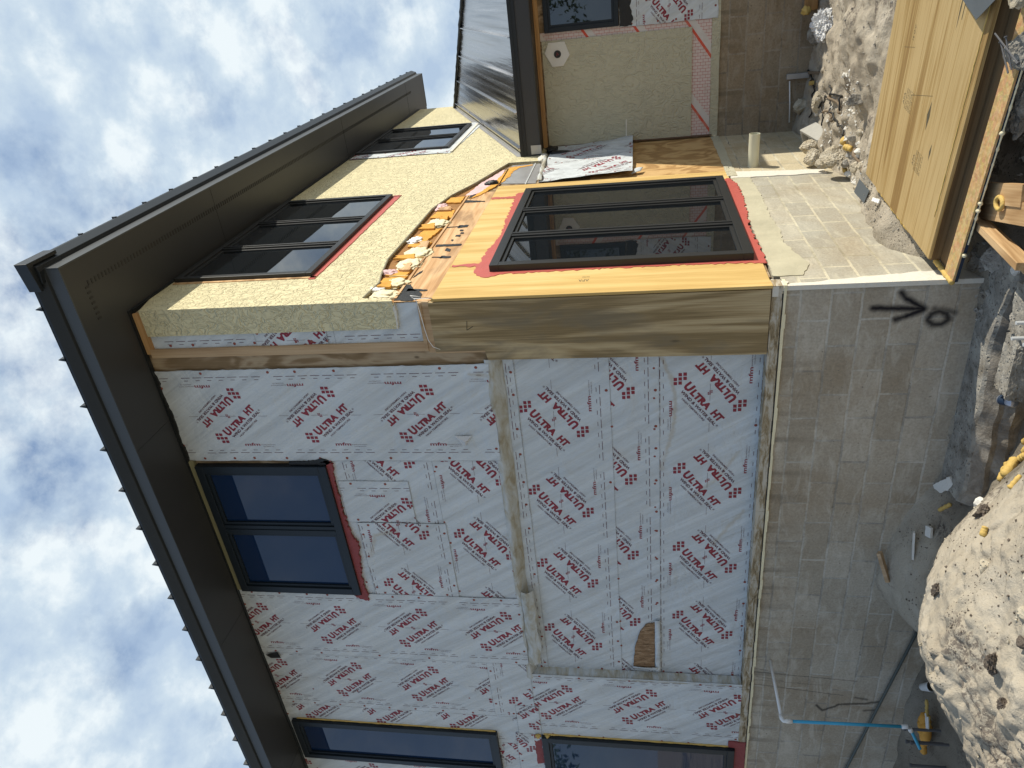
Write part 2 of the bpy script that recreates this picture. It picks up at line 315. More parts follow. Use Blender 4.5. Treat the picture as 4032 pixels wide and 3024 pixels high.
n = N('window_glass', 0.015, 0, 0.5, (0.006, 0.008, 0.010)); n.b.inputs['IOR'].default_value = 1.95
n.norm(n.bump(n.noise(n.co(), 1.1, 1), 0.10, 0.02)); MAT['glass'] = n.m
MAT['frame'] = simple('black_bronze_frame', (0.009, 0.014, 0.019), 0.42, 0, 0.35)
MAT['frameB'] = simple('grey_black_frame', (0.020, 0.021, 0.021), 0.45, 0, 0.4)
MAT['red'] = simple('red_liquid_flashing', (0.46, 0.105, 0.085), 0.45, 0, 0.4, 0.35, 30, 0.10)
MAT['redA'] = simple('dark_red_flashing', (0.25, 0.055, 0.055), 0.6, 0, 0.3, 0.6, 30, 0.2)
MAT['tar'] = simple('black_tar', (0.014, 0.014, 0.013), 0.5, 0, 0.4, 0.8, 25, 0.3)
MAT['foamY'] = simple('yellow_spray_foam', (0.58, 0.40, 0.12), 0.7, 0, 0.3, 0.8, 30, 0.22)
MAT['foamC'] = simple('cream_spray_foam', (0.78, 0.70, 0.48), 0.8, 0, 0.2, 0.9, 25, 0.12)
MAT['foamO'] = simple('orange_foam_board', (0.64, 0.33, 0.07), 0.8, 0, 0.2, 0.7, 20, 0.3)
MAT['foamP'] = simple('pink_white_insulation', (0.70, 0.48, 0.48), 0.85, 0, 0.2, 0.9, 22, 0.28)
MAT['white'] = simple('white_plastic', (0.78, 0.78, 0.76), 0.5)
MAT['whiteb'] = simple('white_crumpled_film', (0.62, 0.62, 0.61), 0.6, 0, 0.3, 0.5, 9)
MAT['pvc'] = simple('cream_pvc', (0.60, 0.59, 0.45), 0.35)
MAT['blue'] = simple('blue_pvc', (0.05, 0.36, 0.56), 0.4, 0, 0.4, 0.1, 20)
MAT['black'] = simple('black_cable', (0.014, 0.014, 0.014), 0.5)
MAT['conduit'] = simple('grey_green_conduit', (0.075, 0.088, 0.08), 0.5)
MAT['steel'] = simple('galvanised_steel', (0.60, 0.62, 0.62), 0.4, 0.25)
MAT['rebar'] = simple('dull_rebar', (0.12, 0.12, 0.125), 0.6, 0.3)
MAT['styro'] = simple('white_render_scrap', (0.68, 0.66, 0.60), 0.9, 0, 0.2, 0.9, 14)
MAT['slate'] = simple('grey_plastic_scrap', (0.10, 0.115, 0.125), 0.5)
MAT['navy'] = simple('navy_membrane', (0.014, 0.03, 0.06), 0.5)
MAT['print'] = simple('blue_grey_ink', (0.05, 0.10, 0.16), 0.6)
MAT['stamp'] = simple('stamp_ink', (0.10, 0.085, 0.05), 0.8)
MAT['flashm'] = simple('galvanised_flashing', (0.42, 0.42, 0.42), 0.4, 0.5, 0.5, 0.6, 12, 0.25)
MAT['cblock'] = simple('grey_block', (0.40, 0.39, 0.35), 0.95, 0, 0.2, 0.5, 60)
MAT['can'] = simple('white_blue_can', (0.42, 0.44, 0.50), 0.3, 0.7)
MAT['leafm'] = simple('leaf_green', (0.045, 0.075, 0.025), 0.7)
MAT['bark'] = simple('bark', (0.12, 0.09, 0.06), 0.9, bumpk=0.6)
MAT['twig'] = simple('dry_root', (0.20, 0.15, 0.10), 0.9, bumpk=0.5)
# membrane with orange bands and printed cells (on the wing)
n = N('printed_membrane', 0.5)
o = n.sep(n.co())
# interlocked arches: hexagon-like cells from a brick pattern
bt = n.t.nodes.new('ShaderNodeTexBrick'); n.t.links.new(n.comb(o[2], o[0], 0.0), bt.inputs['Vector'])
for k_, v_ in (('Scale', 1.0), ('Brick Width', 0.062), ('Row Height', 0.036), ('Mortar Size', 0.0024), ('Mortar Smooth', 0.2)): bt.inputs[k_].default_value = v_
bt.inputs['Color1'].default_value = (0.62, 0.52, 0.48, 1); bt.inputs['Color2'].default_value = (0.62, 0.52, 0.48, 1); bt.inputs['Mortar'].default_value = (0.44, 0.13, 0.11, 1)
dg = n.math('ADD', o[0], n.math('MULTIPLY', o[2], -1.4))
fr = n.math('FRACT', n.math('MULTIPLY', n.math('ADD', dg, 8.6 + 0.83), 1.163))
band = n.ramp(fr, [(0.0, 1.0), (0.055, 0.0)], True)
blank = n.ramp(fr, [(0.0, 1.0), (0.20, 0.0)], True)
c = n.mix(blank, bt.outputs[0], (0.60, 0.56, 0.52)); c = n.mix(band, c, (0.62, 0.085, 0.045))
c = n.mix(n.ramp(n.noise(n.co(), 7, 5, 0.6), [(0.5, 0.0), (0.8, 0.6)]), c, (0.42, 0.36, 0.29)); n.base(c)
n.norm(n.bump(n.noise(n.co(), 9, 4), 0.5, 0.01)); MAT['cells'] = n.m

# ------------------------------------------------------------------ mesh helper
class MB:
    def __init__(s): s.v = []; s.f = []; s.mi = []
    def add(s, verts, faces, mi=0):
        o = len(s.v); s.v += [tuple(p) for p in verts]; s.f += [tuple(i + o for i in f) for f in faces]; s.mi += [mi] * len(faces); return s
    def box(s, x0, x1, y0, y1, z0, z1, mi=0):
        x0, x1 = sorted((x0, x1)); y0, y1 = sorted((y0, y1)); z0, z1 = sorted((z0, z1))
        v = [(x, y, z) for x in (x0, x1) for y in (y0, y1) for z in (z0, z1)]
        return s.add(v, [(0, 1, 3, 2), (4, 6, 7, 5), (0, 4, 5, 1), (2, 3, 7, 6), (0, 2, 6, 4), (1, 5, 7, 3)], mi)
    def prism(s, poly, ax, lo, hi, mi=0):
        """2D polygon extruded along axis ax (0: poly=(y,z), 1: (x,z), 2: (x,y))"""
        def P(p, d): return (d, p[0], p[1]) if ax == 0 else ((p[0], d, p[1]) if ax == 1 else (p[0], p[1], d))
        n_ = len(poly); v = [P(p, lo) for p in poly] + [P(p, hi) for p in poly]
        f = [tuple(range(n_)), tuple(range(2 * n_ - 1, n_ - 1, -1))] + [(i, i + n_, (i + 1) % n_ + n_, (i + 1) % n_) for i in range(n_)]
        return s.add(v, f, mi)
    def tube(s, pts, r, seg=10, mi=0, cap=True, r_in=None):
        pts = [Vector(p) for p in pts]; rings = []
        rr = r if isinstance(r, (list, tuple)) else [r] * len(pts)
        ref = Vector((0.31, 0.17, 0.93))
        for i, p in enumerate(pts):
            t = (pts[min(i + 1, len(pts) - 1)] - pts[max(i - 1, 0)]).normalized()
            a = t.cross(ref).normalized(); b = t.cross(a)
            rings.append([p + (a * math.cos(k / seg * math.tau) + b * math.sin(k / seg * math.tau)) * rr[i] for k in range(seg)])
        v = [q for R in rings for q in R]; f = []
        for i in range(len(pts) - 1):
            for k in range(seg):
                f.append((i * seg + k, i * seg + (k + 1) % seg, (i + 1) * seg + (k + 1) % seg, (i + 1) * seg + k))
        if cap: f += [tuple(range(seg))[::-1], tuple((len(pts) - 1) * seg + k for k in range(seg))]
        return s.add(v, f, mi)
    def build(s, name, mats, parent=None, smooth=False, bevel=0.0, label=None):
        me = bpy.data.meshes.new(name); me.from_pydata(s.v, [], s.f); 
        if not isinstance(mats, (list, tuple)): mats = [mats]
        for m_ in mats: me.materials.append(MAT[m_] if isinstance(m_, str) else m_)
        if any(s.mi): me.polygons.foreach_set('material_index', s.mi)
        if smooth: me.polygons.foreach_set('use_smooth', [True] * len(s.f))
        me.update()
        import bmesh
        bm = bmesh.new(); bm.from_mesh(me); bmesh.ops.recalc_face_normals(bm, faces=bm.faces); bm.to_mesh(me); bm.free()
        o = bpy.data.objects.new(name, me); col.objects.link(o)
        if parent is not None:
            o.parent = parent
            if parent.location.length > 0: o.matrix_parent_inverse = Matrix.Identity(4)
        if bevel:
            b = o.modifiers.new('bevel', 'BEVEL'); b.width = bevel; b.segments = 2; b.limit_method = 'ANGLE'
        if label: o['label'] = label
        return o
def tag(o, label=None, cat=None, group=None, kind=None):
    for k, v in (('label', label), ('category', cat), ('group', group), ('kind', kind)):
        if v: o[k] = v
    return o
def empty(name, loc=(0, 0, 0), rot=(0, 0, 0)):
    o = bpy.data.objects.new(name, None); o.location = loc; o.rotation_euler = rot; o.empty_display_size = 0.1; col.objects.link(o); return o
def jag(poly, step, amp, seed=0, closed=True, skip=()):
    r = random.Random(seed); out = []; n_ = len(poly)
    for i in range(n_):
        a, b = poly[i], poly[(i + 1) % n_]; out.append(a)
        if i in skip: continue
        L = math.hypot(b[0] - a[0], b[1] - a[1]); k = max(1, int(L / step)); nx, ny = -(b[1] - a[1]) / max(L, 1e-6), (b[0] - a[0]) / max(L, 1e-6)
        for j in range(1, k):
            t = j / k + r.uniform(-.2, .2) / k; d = r.uniform(-amp, amp)
            out.append((a[0] + (b[0] - a[0]) * t + nx * d, a[1] + (b[1] - a[1]) * t + ny * d))
    return out

# ------------------------------------------------------------------ printed text for the wrap, as flat ink faces
def text_tris(body, bold=0.0):
    cu = bpy.data.curves.new('t', 'FONT'); cu.body = body; cu.size = 1.0; cu.resolution_u = 2; cu.offset = bold
    o = bpy.data.objects.new('t', cu); col.objects.link(o)
    me = bpy.data.meshes.new_from_object(o.evaluated_get(bpy.context.evaluated_depsgraph_get()))
    me.calc_loop_triangles()
    vs = [(v.co.x, v.co.y) for v in me.vertices]
    tr = [tuple(vs[i] for i in t.vertices) for t in me.loop_triangles]
    bpy.data.objects.remove(o); bpy.data.curves.remove(cu); bpy.data.meshes.remove(me)
    return tr
_tt = {}
def fit_text(body, x0, x1, y0, h, bold=0.0, cap=None):
    """text scaled into x0..x1, baseline y0, capital height h"""
    key = (body, bold)
    if key not in _tt: _tt[key] = text_tris(body, bold)
    tr = _tt[key]; xs = [p[0] for t in tr for p in t]; ys = [p[1] for t in tr for p in t]
    sx = (x1 - x0) / (max(xs) - min(xs)); top = cap if cap else max(ys); sy = h / top; mn = min(xs)
    return [tuple(((p[0] - mn) * sx + x0, p[1] * sy + y0) for p in t) for t in tr]
def rot2(tr, a, dx=0, dy=0, s=1):
    c_, s_ = math.cos(a), math.sin(a)
    return [tuple((dx + s * (p[0] * c_ - p[1] * s_), dy + s * (p[0] * s_ + p[1] * c_)) for p in t) for t in tr]
def sq(x0, x1, y0, y1): return [((x0, y0), (x1, y0), (x1, y1)), ((x0, y0), (x1, y1), (x0, y1))]
def logo(cx, cz, s):
    o_ = []; p = 0.0365 * s; wx, wz = 0.0145 * s, 0.0145 * s
    for r, cs in ((0, (0, 1)), (1, (0, 1, 2)), (2, (1, 2))):
        for c_ in cs:
            x = cx + (1 - r) * p; z = cz + (1 - c_) * p + 0.004 * s * (1 - r)
            o_ += sq(x - wx * 0.9, x + wx * 0.9, z - wz, z + wz)
    return o_
BA = math.radians(-50.5)
INK, INK2 = [], []
t1 = fit_text('U', -.174, -.108, -.122, .073, 0.06) + fit_text('LTRA', -.095, .112, -.120, .057, 0.06) + fit_text('HT', .152, .258, -.118, .061, 0.06)
t2 = fit_text('WIND & WATER SEAL', -.150, .262, -.168, .026, 0.028, 0.72) + fit_text('®', .266, .284, -.158, .017, 0.0)
t3 = fit_text('HIGH TEMPERATURE', -.094, .176, -.203, .0165, 0.014, 0.72)
big = rot2(t1, math.radians(-50.5 + 0), 0, 0); sm = rot2(t2 + t3, math.radians(-50.5), 0, 0)
INK += big + logo(-.2265, .124, 1.0); INK2 += sm
# edge mark: letters, reading down the roll
mk = fit_text('mfm', 0, .142, 0, .024, 0.02, 0.55)
mk2 = fit_text('BUILDING PRODUCTS', .150, .285, .006, .0075, 0.0, 0.72) + fit_text('www.mfmbp.com', .165, .270, -.012, .007, 0.0, 0.6)
mark = rot2(mk, -math.pi / 2, -.3085, -.073); mark2 = rot2(mk2, -math.pi / 2, -.3085, -.073)
INK += mark; INK2 += mark2
INK += rot2(INK, math.pi); INK2 += rot2(INK2, math.pi)
INK += logo(0, 0, 0.36)
PITCH = 0.845
DASH = []
for sgn in (-1, 1):
    for k in range(7): DASH += sq(sgn * .381 - .0022, sgn * .381 + .0022, -.42 + k * .107 + .01, -.42 + k * .107 + .092)
    for k in range(7): DASH += sq(sgn * .354 - .002, sgn * .354 + .002, -.42 + k * .107 + .032, -.42 + k * .107 + .071)
for a_, b_ in ((-.076, -.02), (.02, .079), (-.367, -.283), (.283, .367)): DASH += sq(-.0011, .0011, a_, b_)
def clip(poly, x0, x1, y0, y1):
    for ax, val, sg in ((0, x0, 1), (0, x1, -1), (1, y0, 1), (1, y1, -1)):
        if not poly: return poly
        out_ = []; n_ = len(poly)
        for i in range(n_):
            a, b = poly[i], poly[(i + 1) % n_]; da, db = (a[ax] - val) * sg, (b[ax] - val) * sg
            if da >= 0: out_.append(a)
            if (da >= 0) != (db >= 0):
                t = da / (da - db); out_.append((a[0] + (b[0] - a[0]) * t, a[1] + (b[1] - a[1]) * t))
        poly = out_
    return poly
def sheet(rect, ori, cen, plane, depth, parent, name='house_wrap', label=None, caps=True, jagged=0.004, ang=0.0, surf=None, seed=0, holes=None, vis=None):
    """a length of wrap: rect (a0,a1,z0,z1) on the wall, ori V or H, cen (across, along phase)"""
    a0, a1, z0, z1 = rect; mb = MB(); rnd = random.Random(seed + int(a0 * 100))
    def P(a, z, d):
        if surf: return surf(a, z, d)
        d = d + .011 * abs(mnoise.noise((a * 1.7, z * 1.7, 4))) + .004 * (1 + mnoise.noise(((a + z) * 4.5, (a - z) * 1.1, 9)))
        return {'A': (a, -depth - d, z), 'R': (a, 0.1 - depth - d, z), 'C': (a, 5.0 - depth - d, z), 'B': (depth + d, a, z)}[plane]
    # base sheet as a grid
    na, nz = max(2, int((a1 - a0) / 0.05)), max(2, int((z1 - z0) / 0.05))
    off = {}
    for i in range(na + 1):
        for j in range(nz + 1):
            a = a0 + (a1 - a0) * i / na; z = z0 + (z1 - z0) * j / nz
            if i in (0, na): a += rnd.uniform(-1, 1) * jagged
            if j in (0, nz): z += rnd.uniform(-1, 1) * jagged
            mb.v.append(P(a, z, 0.0))
    for i in range(na):
        for j in range(nz):
            if holes and holes(a0 + (a1 - a0) * (i + .5) / na, z0 + (z1 - z0) * (j + .5) / nz): continue
            q = i * (nz + 1) + j; mb.f.append((q, q + nz + 1, q + nz + 2, q + 1)); mb.mi.append(0)
    # print
    cx, cz = cen
    L0, L1 = (z0, z1) if ori == 'V' else (a0, a1)
    ph = cz if ori == 'V' else cx
    k0, k1 = math.floor((L0 - ph) / PITCH - .6), math.ceil((L1 - ph) / PITCH + .6)
    def put(tris, mi, k):
        for t in tris:
            if ori == 'V': q = [(cx + p[0], ph + k * PITCH + p[1]) for p in t]
            else: q = [(ph + k * PITCH + p[1], cz - p[0]) for p in t]
            xs = [p[0] for p in q]; ys = [p[1] for p in q]
            if max(xs) < a0 or min(xs) > a1 or max(ys) < z0 or min(ys) > z1: continue
            if min(xs) < a0 + .003 or max(xs) > a1 - .003 or min(ys) < z0 + .003 or max(ys) > z1 - .003:
                q = clip(q, a0 + .003, a1 - .003, z0 + .003, z1 - .003)
                if len(q) < 3: continue
            if holes and holes(sum(p[0] for p in q) / len(q), sum(p[1] for p in q) / len(q)): continue
            mb.add([P(p[0], p[1], 0.0014) for p in q], [tuple(range(len(q)))], mi)
    for k in range(k0, k1 + 1): put(INK, 1, k); put(INK2, 2, k); put(DASH, 2, k)
    if caps:
        for e, (s0, s1) in enumerate(((z0, z1), (z0, z1), (a0, a1), (a0, a1))):
            Ln = s1 - s0; m_ = max(1, int(Ln / 0.27))
            for j in range(m_):
                if rnd.random() < .25: continue
                t = s0 + Ln * (j + .5 + rnd.uniform(-.2, .2)) / m_
                ca, cz_ = ((a0 + .03, t), (a1 - .03, t), (t, z0 + .03), (t, z1 - .03))[e]
                if holes and holes(ca, cz_): continue
                ringp = [P(ca + .0125 * math.cos(q / 10 * math.tau), cz_ + .0125 * math.sin(q / 10 * math.tau), .0016) for q in range(10)]
                rin = [P(ca + .007 * math.cos(q / 10 * math.tau), cz_ + .007 * math.sin(q / 10 * math.tau), .0045) for q in range(10)]
                mb.add(ringp + rin, [(q, (q + 1) % 10, 10 + (q + 1) % 10, 10 + q) for q in range(10)] + [tuple(range(10, 20))], 3)
    ew = .0016  # thin dark border paints the shadow line along each sheet edge
    for (p, q, u0, u1) in ((a0, a0 + ew, z0, z1), (a1 - ew, a1, z0, z1)):
        for j in range(nz):
            zz0, zz1 = z0 + (z1 - z0) * j / nz, z0 + (z1 - z0) * (j + 1) / nz
            if holes and holes(p, zz0): continue
            mb.add([P(p, zz0, .0010), P(q, zz0, .0010), P(q, zz1, .0010), P(p, zz1, .0010)], [(0, 1, 2, 3)], 4)
    for (p, q) in ((z0, z0 + ew), (z1 - ew, z1)):
        for j in range(na):
            aa0, aa1 = a0 + (a1 - a0) * j / na, a0 + (a1 - a0) * (j + 1) / na
            mb.add([P(aa0, p, .0010), P(aa1, p, .0010), P(aa1, q, .0010), P(aa0, q, .0010)], [(0, 1, 2, 3)], 4)
    me_o = mb.build(name, ['wrap', 'ink', 'ink2', 'cap', 'edge'], parent, label=label, smooth=True)
    return me_o

# ------------------------------------------------------------------ the ground
GP = [(0,-.05,-1.33),(.05,-.4,-1.50),(-.4,-.12,-1.42),(-.8,-.12,-1.46),(-1.2,-.12,-1.44),(-.8,-.42,-1.62),(-1.2,-.42,-1.58),(-.4,-.46,-1.62),(-1.8,-.3,-1.36),(-2.5,0,-1.02),(-2.05,0,-1.13),(-2.9,0,-1.07),(-2.3,-.6,-1.15),(-3.3,0,-1.45),(-3.3,-.6,-1.6),(-4.2,-.1,-1.5),(-4.2,-.7,-1.7),(-5.5,0,-1.5),(-5.5,-.8,-1.7),(-8,0,-1.4),(-8,-2,-1.0),
(-1.7,-1.5,-.73),(-1.88,-2.25,-.83),(-2.6,-1.7,-1.15),(-3.2,-2.2,-1.3),(-2.6,-3,-.80),(-1.0,-2.2,-.83),(-1.15,-1.35,-.98),(-1.2,-2.9,-.77),(-.55,-1.55,-1.12),(-.45,-.95,-1.47),(-1.3,-.75,-1.25),(-1.7,-.9,-1.02),(0,-2.4,-.95),(0.1,-1.3,-1.4),(.7,-1.0,-1.55),(1.5,-1.0,-1.55),(1,-.3,-1.5),(1.8,.3,-1.4),(2.5,-.5,-1.3),(1,-2.4,-1.0),(2.1,-3.2,-.8),(2.1,-5,-.75),
(.05,.2,-1.25),(.05,.7,-.92),(.05,1.4,-.95),(.02,1.9,-1.02),(.02,2.6,-1.12),(.1,3.0,-1.05),(.05,4,-1.03),(.05,5,-1.0),(.5,1.3,-1.05),(1,1.2,-1.12),(1,2.2,-1.0),(1.7,1.7,-1.0),(2.3,1.2,-1.1),(1,3.5,-1.08),(1.1,4.95,-1.15),(2.2,4.9,-1.12),(2.2,3,-1.0),(4,3,-1.0),(4,-1,-.9),(4,-5,-.7),(-4,-6,-.5),(8,8,-1),(12,0,-.9),(-14,-8,-.7),(0,-12,-.7),(12,-12,-.7)]
GA = np.array(GP, float); GX = GA[:, :2]; GN = len(GX)
def gphi(r): return np.sqrt(r * r + .09)
_D = np.linalg.norm(GX[:, None] - GX[None], axis=2); _A = np.zeros((GN + 3, GN + 3)); _A[:GN, :GN] = -gphi(_D); _A[:GN, GN:] = np.c_[np.ones(GN), GX]; _A[GN:, :GN] = _A[:GN, GN:].T
GW = np.linalg.solve(_A, np.r_[GA[:, 2], 0, 0, 0])
def HB(p):
    D = np.linalg.norm(p[:, None] - GX[None], axis=2); return -gphi(D) @ GW[:GN] + GW[GN] + p @ GW[GN + 1:]
_rs = np.random.RandomState(3); LAT = [_rs.rand(256, 256) for _ in range(4)]
def vnoise(x, y, s, k):
    X, Y = x / s + 1000.3 * (k + 1), y / s + 777.7 * (k + 1); xi, yi = np.floor(X).astype(int), np.floor(Y).astype(int); fx, fy = X - xi, Y - yi
    fx = fx * fx * (3 - 2 * fx); fy = fy * fy * (3 - 2 * fy); L = LAT[k % 4]; g = lambda a, b: L[a % 256, b % 256]
    return (g(xi, yi) * (1 - fx) + g(xi + 1, yi) * fx) * (1 - fy) + (g(xi, yi + 1) * (1 - fx) + g(xi + 1, yi + 1) * fx) * fy
def GH(p):
    x, y = p[:, 0], p[:, 1]; h = HB(p)
    foot = np.clip((y - .6) / 1.0, 0, 1) * np.clip((x + .2) / .3, 0, 1)     # trodden sand by the wing
    h = h + (vnoise(x, y, .9, 0) - .5) * .06 + (vnoise(x, y, .33, 1) - .5) * .055 + (vnoise(x, y, .13, 2) - .5) * .032 + (vnoise(x, y, .055, 3) - .5) * .014
    h = h + foot * ((vnoise(x, y, .20, 3) - .5) * .07 - np.abs(vnoise(x, y, .13, 0) - .5) * .055 + np.abs(vnoise(x, y, .07, 1) - .5) * .03 + np.minimum(0, vnoise(x, y, .15, 2) - .35) * .14)
    # broken clods on the spoil heap
    mound = np.exp(-(((x + 1.2) / 1.6) ** 2 + ((y + 1.9) / 1.3) ** 2))
    cl = np.maximum(0, vnoise(x, y, .45, 2) - .52) * 2
    h = h + mound * cl * np.abs(vnoise(x, y, .07, 1) - .5) * .18 + mound * (vnoise(x, y, .5, 3) - .5) * .08 - mound * np.abs(vnoise(x, y, .24, 2) - .5) * .05 + mound * ((vnoise(x, y, .045, 0) - .5) * .010 + (vnoise(x, y, .024, 1) - .5) * .014 * (.3 + 1.6 * np.clip(vnoise(x, y, .4, 0) - .35, 0, 1)) + np.abs(vnoise(x, y, .09, 3) - .5) * .05 * np.clip(vnoise(x, y, .35, 1) * 2.4 - 1.1, 0, 1))
    low = np.exp(-(((x + 1.6) / .9) ** 2 + ((y + 2.7) / .7) ** 2))
    h = h + low * (np.abs(vnoise(x, y, .16, 3) - .5) * .12 + np.abs(vnoise(x, y, .07, 2) - .5) * .10 + (vnoise(x, y, .03, 0) - .5) * .03 - .05)
    return h
def gz(x, y): return float(GH(np.array([[x, y]], float))[0])
def axis_pts(segs):
    o_ = []
    for a, b, n_ in segs: o_ += list(np.linspace(a, b, n_, endpoint=False))
    o_.append(segs[-1][1]); return np.array(o_)
gx = axis_pts([(-160, -20, 8), (-20, -6, 20), (-6, -3, 75), (-3, -2.5, 22), (-2.5, -.2, 185), (-.2, 2.4, 115), (2.4, 5, 30), (5, 20, 15), (20, 160, 8)])
gy = axis_pts([(-160, -20, 8), (-20, -4.5, 20), (-4.5, -3.2, 40), (-3.2, -.8, 195), (-.8, 1.6, 105), (1.6, 5.2, 150), (5.2, 12, 10), (12, 160, 8)])
XX, YY = np.meshgrid(gx, gy, indexing='ij'); PP = np.stack([XX.ravel(), YY.ravel()], 1)
ZZ = np.concatenate([GH(PP[i:i + 20000]) for i in range(0, len(PP), 20000)])
far = np.clip((np.maximum(np.abs(PP[:, 0]), np.abs(PP[:, 1])) - 11) / 6, 0, 1); ZZ = ZZ * (1 - far) + (-.85) * far
nx_, ny_ = len(gx), len(gy)
me = bpy.data.meshes.new('ground')
idx = np.arange(nx_ * ny_).reshape(nx_, ny_)
F = np.stack([idx[:-1, :-1], idx[1:, :-1], idx[1:, 1:], idx[:-1, 1:]], -1).reshape(-1, 4)
me.from_pydata(np.c_[PP, ZZ].tolist(), [], F.tolist()); me.materials.append(MAT['sand']); me.polygons.foreach_set('use_smooth', [True] * len(F)); me.update()
ground = bpy.data.objects.new('ground', me); col.objects.link(ground)
tag(ground, 'pale trodden sand and spoil heap around a dug trench', kind='structure')

# ------------------------------------------------------------------ the house
house = empty('house'); tag(house, 'two storey house under construction with printed wrap, cream stucco and bare block base', 'house')
# structural shell: front wall (y=0), side wall (x=0), wing wall (y=5)
m_ = MB(); m_.box(-9, -4.12, 0.0, .2, 0.02, 5.0); m_.box(-4.12, 0.0, 0.0, .2, 2.085, 5.0); m_.box(-4.12, -.5, .1, .2, .02, 2.085); m_.box(-.5, 0, 0, .2, .02, 2.085)
m_.build('front_wall', 'plyW', house)
m_ = MB(); m_.box(-.2, -.002, .2, 9.2, .0, 5.0); m_.build('side_wall', 'plyW', house)
m_ = MB(); m_.box(0.0, 4.0, 5.0, 5.2, -.02, 2.3); m_.box(3.8, 4.0, 5.2, 12, -.02, 2.3); m_.build('wing_wall', 'plyW', house)
# foundations
m_ = MB(); m_.box(-9, -.012, .004, .25, -2.0, -.062); m_.build('front_foundation', 'blockA', house)
m_ = MB(); m_.box(-.25, 0, .2, 3.0, -2.0, -.02); m_.box(-.25, -.0, .0045, .2, -2.0, -.062); m_.build('side_foundation', 'blockB', house)
m_ = MB(); m_.box(-.25, .0015, 3.0, 5.05, -2.0, -.09); m_.build('side_foundation', 'blockB2', house, label='tan block stretch of the side foundation near the wing')
m_ = MB(); m_.box(0.0, 4.0, 5.01, 5.25, -2.0, -.06); m_.box(3.8, 4.0, 5.25, 12, -2.0, -.06); m_.build('wing_foundation', 'blockC', house)
# sill strips along the top of the block
m_ = MB()
xs = np.arange(-9, -.05, .11)
for i, x in enumerate(xs):
    d = .022 + .006 * mnoise.noise((x * 4, 0, 0)); m_.box(x, x + .11, -d, .1, -.046 + .006 * mnoise.noise((x * 7, 1, 0)), .024 + .002 * mnoise.noise((x * 5, 3, 0)))
n = N('sill_grime', 0.9)
n.base(n.ramp(n.noise(n.map((3, 3, 14)), 1.6, 6, 0.7, 0.6), [(0.34, (0.10, 0.07, 0.04)), (0.46, (0.30, 0.235, 0.14)), (0.58, (0.50, 0.46, 0.38))])); n.norm(n.bump(n.noise(n.co(), 18, 5, .65), .8, .01)); MAT['sill'] = n.m
m_.build('sill_strip', 'sill', house)
m_ = MB(); m_.box(-9, -.045, -.012, .1, -.064, -.040); m_.build('sill_gap', 'vent', house)
m_ = MB()
for i, x in enumerate(xs):
    m_.box(x, x + .11, -.014 - .010 * abs(mnoise.noise((x * 9, 5, 0))), .1, -.078 + .014 * mnoise.noise((x * 8, 2, 0)), -.058 + .006 * mnoise.noise((x * 11, 4, 0)))
m_.build('mortar_line', 'foamC', house)
m_ = MB(); m_.prism(jag([(3.0, -.02), (3.0, .01), (5.0, .01), (5.0, -.09), (3.0, -.09)], .15, .006, 3), 0, -.02, .014); m_.build('render_strip', 'stucco_c', house)
m_ = MB(); m_.prism(jag([(0.02, -.07), (.02, .03), (4.0, .03), (4.0, -.07)], .2, .005, 4), 1, 4.985, 5.02); m_.build('render_strip', 'stucco_c', house)
m_ = MB(); m_.prism(jag([(.2, -.02), (2.96, -.02), (2.96, -.20), (2.3, -.225), (1.6, -.205), (1.2, -.23), (.9, -.20), (.62, -.26), (.4, -.30), (.2, -.22)], .035, .009, 8), 0, 0, .006)
m_.build('smeared_render', simple('render_smear', (0.46, 0.43, 0.315), 0.9, 0, .2, .8, 12, .30), house)
m_ = MB(); m_.prism(jag([(2.93, -.02), (3.22, -.02), (3.16, -.22), (3.1, -.6), (3.04, -.95), (2.9, -.95), (2.92, -.2)], .07, .014, 9), 0, 0, .009); m_.build('smeared_render', 'raw_render', house, label='whitish mortar smear where grey block meets tan block')
# pale corner parging: a wedge widening downwards
m_ = MB(); _pz = np.linspace(-.02, -1.6, 60); pts = [(float(np.interp(-z, [0, .2, .5, .85, 1.2, 1.6], [.055, .06, .11, .16, .20, .22])) + .022 * mnoise.noise((z * 9, 0, 0)) + .010 * mnoise.noise((z * 30, 0, 0)), float(z)) for z in _pz]
L = [(-.02, -.012, z) for y, z in pts]; C_ = [(.012, -.006, z) for y, z in pts]; R_ = [(.004, y, z) for y, z in pts]
k = len(pts); m_.add(L + C_ + R_, [(i, i + 1, k + i + 1, k + i) for i in range(k - 1)] + [(k + i, k + i + 1, 2 * k + i + 1, 2 * k + i) for i in range(k - 1)])
m_.build('corner_parging', 'raw_render', house)
m_ = MB(); m_.prism(jag([(-.02, -.02), (-.02, .02), (.12, .012), (.06, -.1), (.0, -.06)], .04, .006, 5), 0, -.06, .016); m_.build('corner_parging', 'raw_render', house, label='crumbling mortar lump at the corner under the plywood')

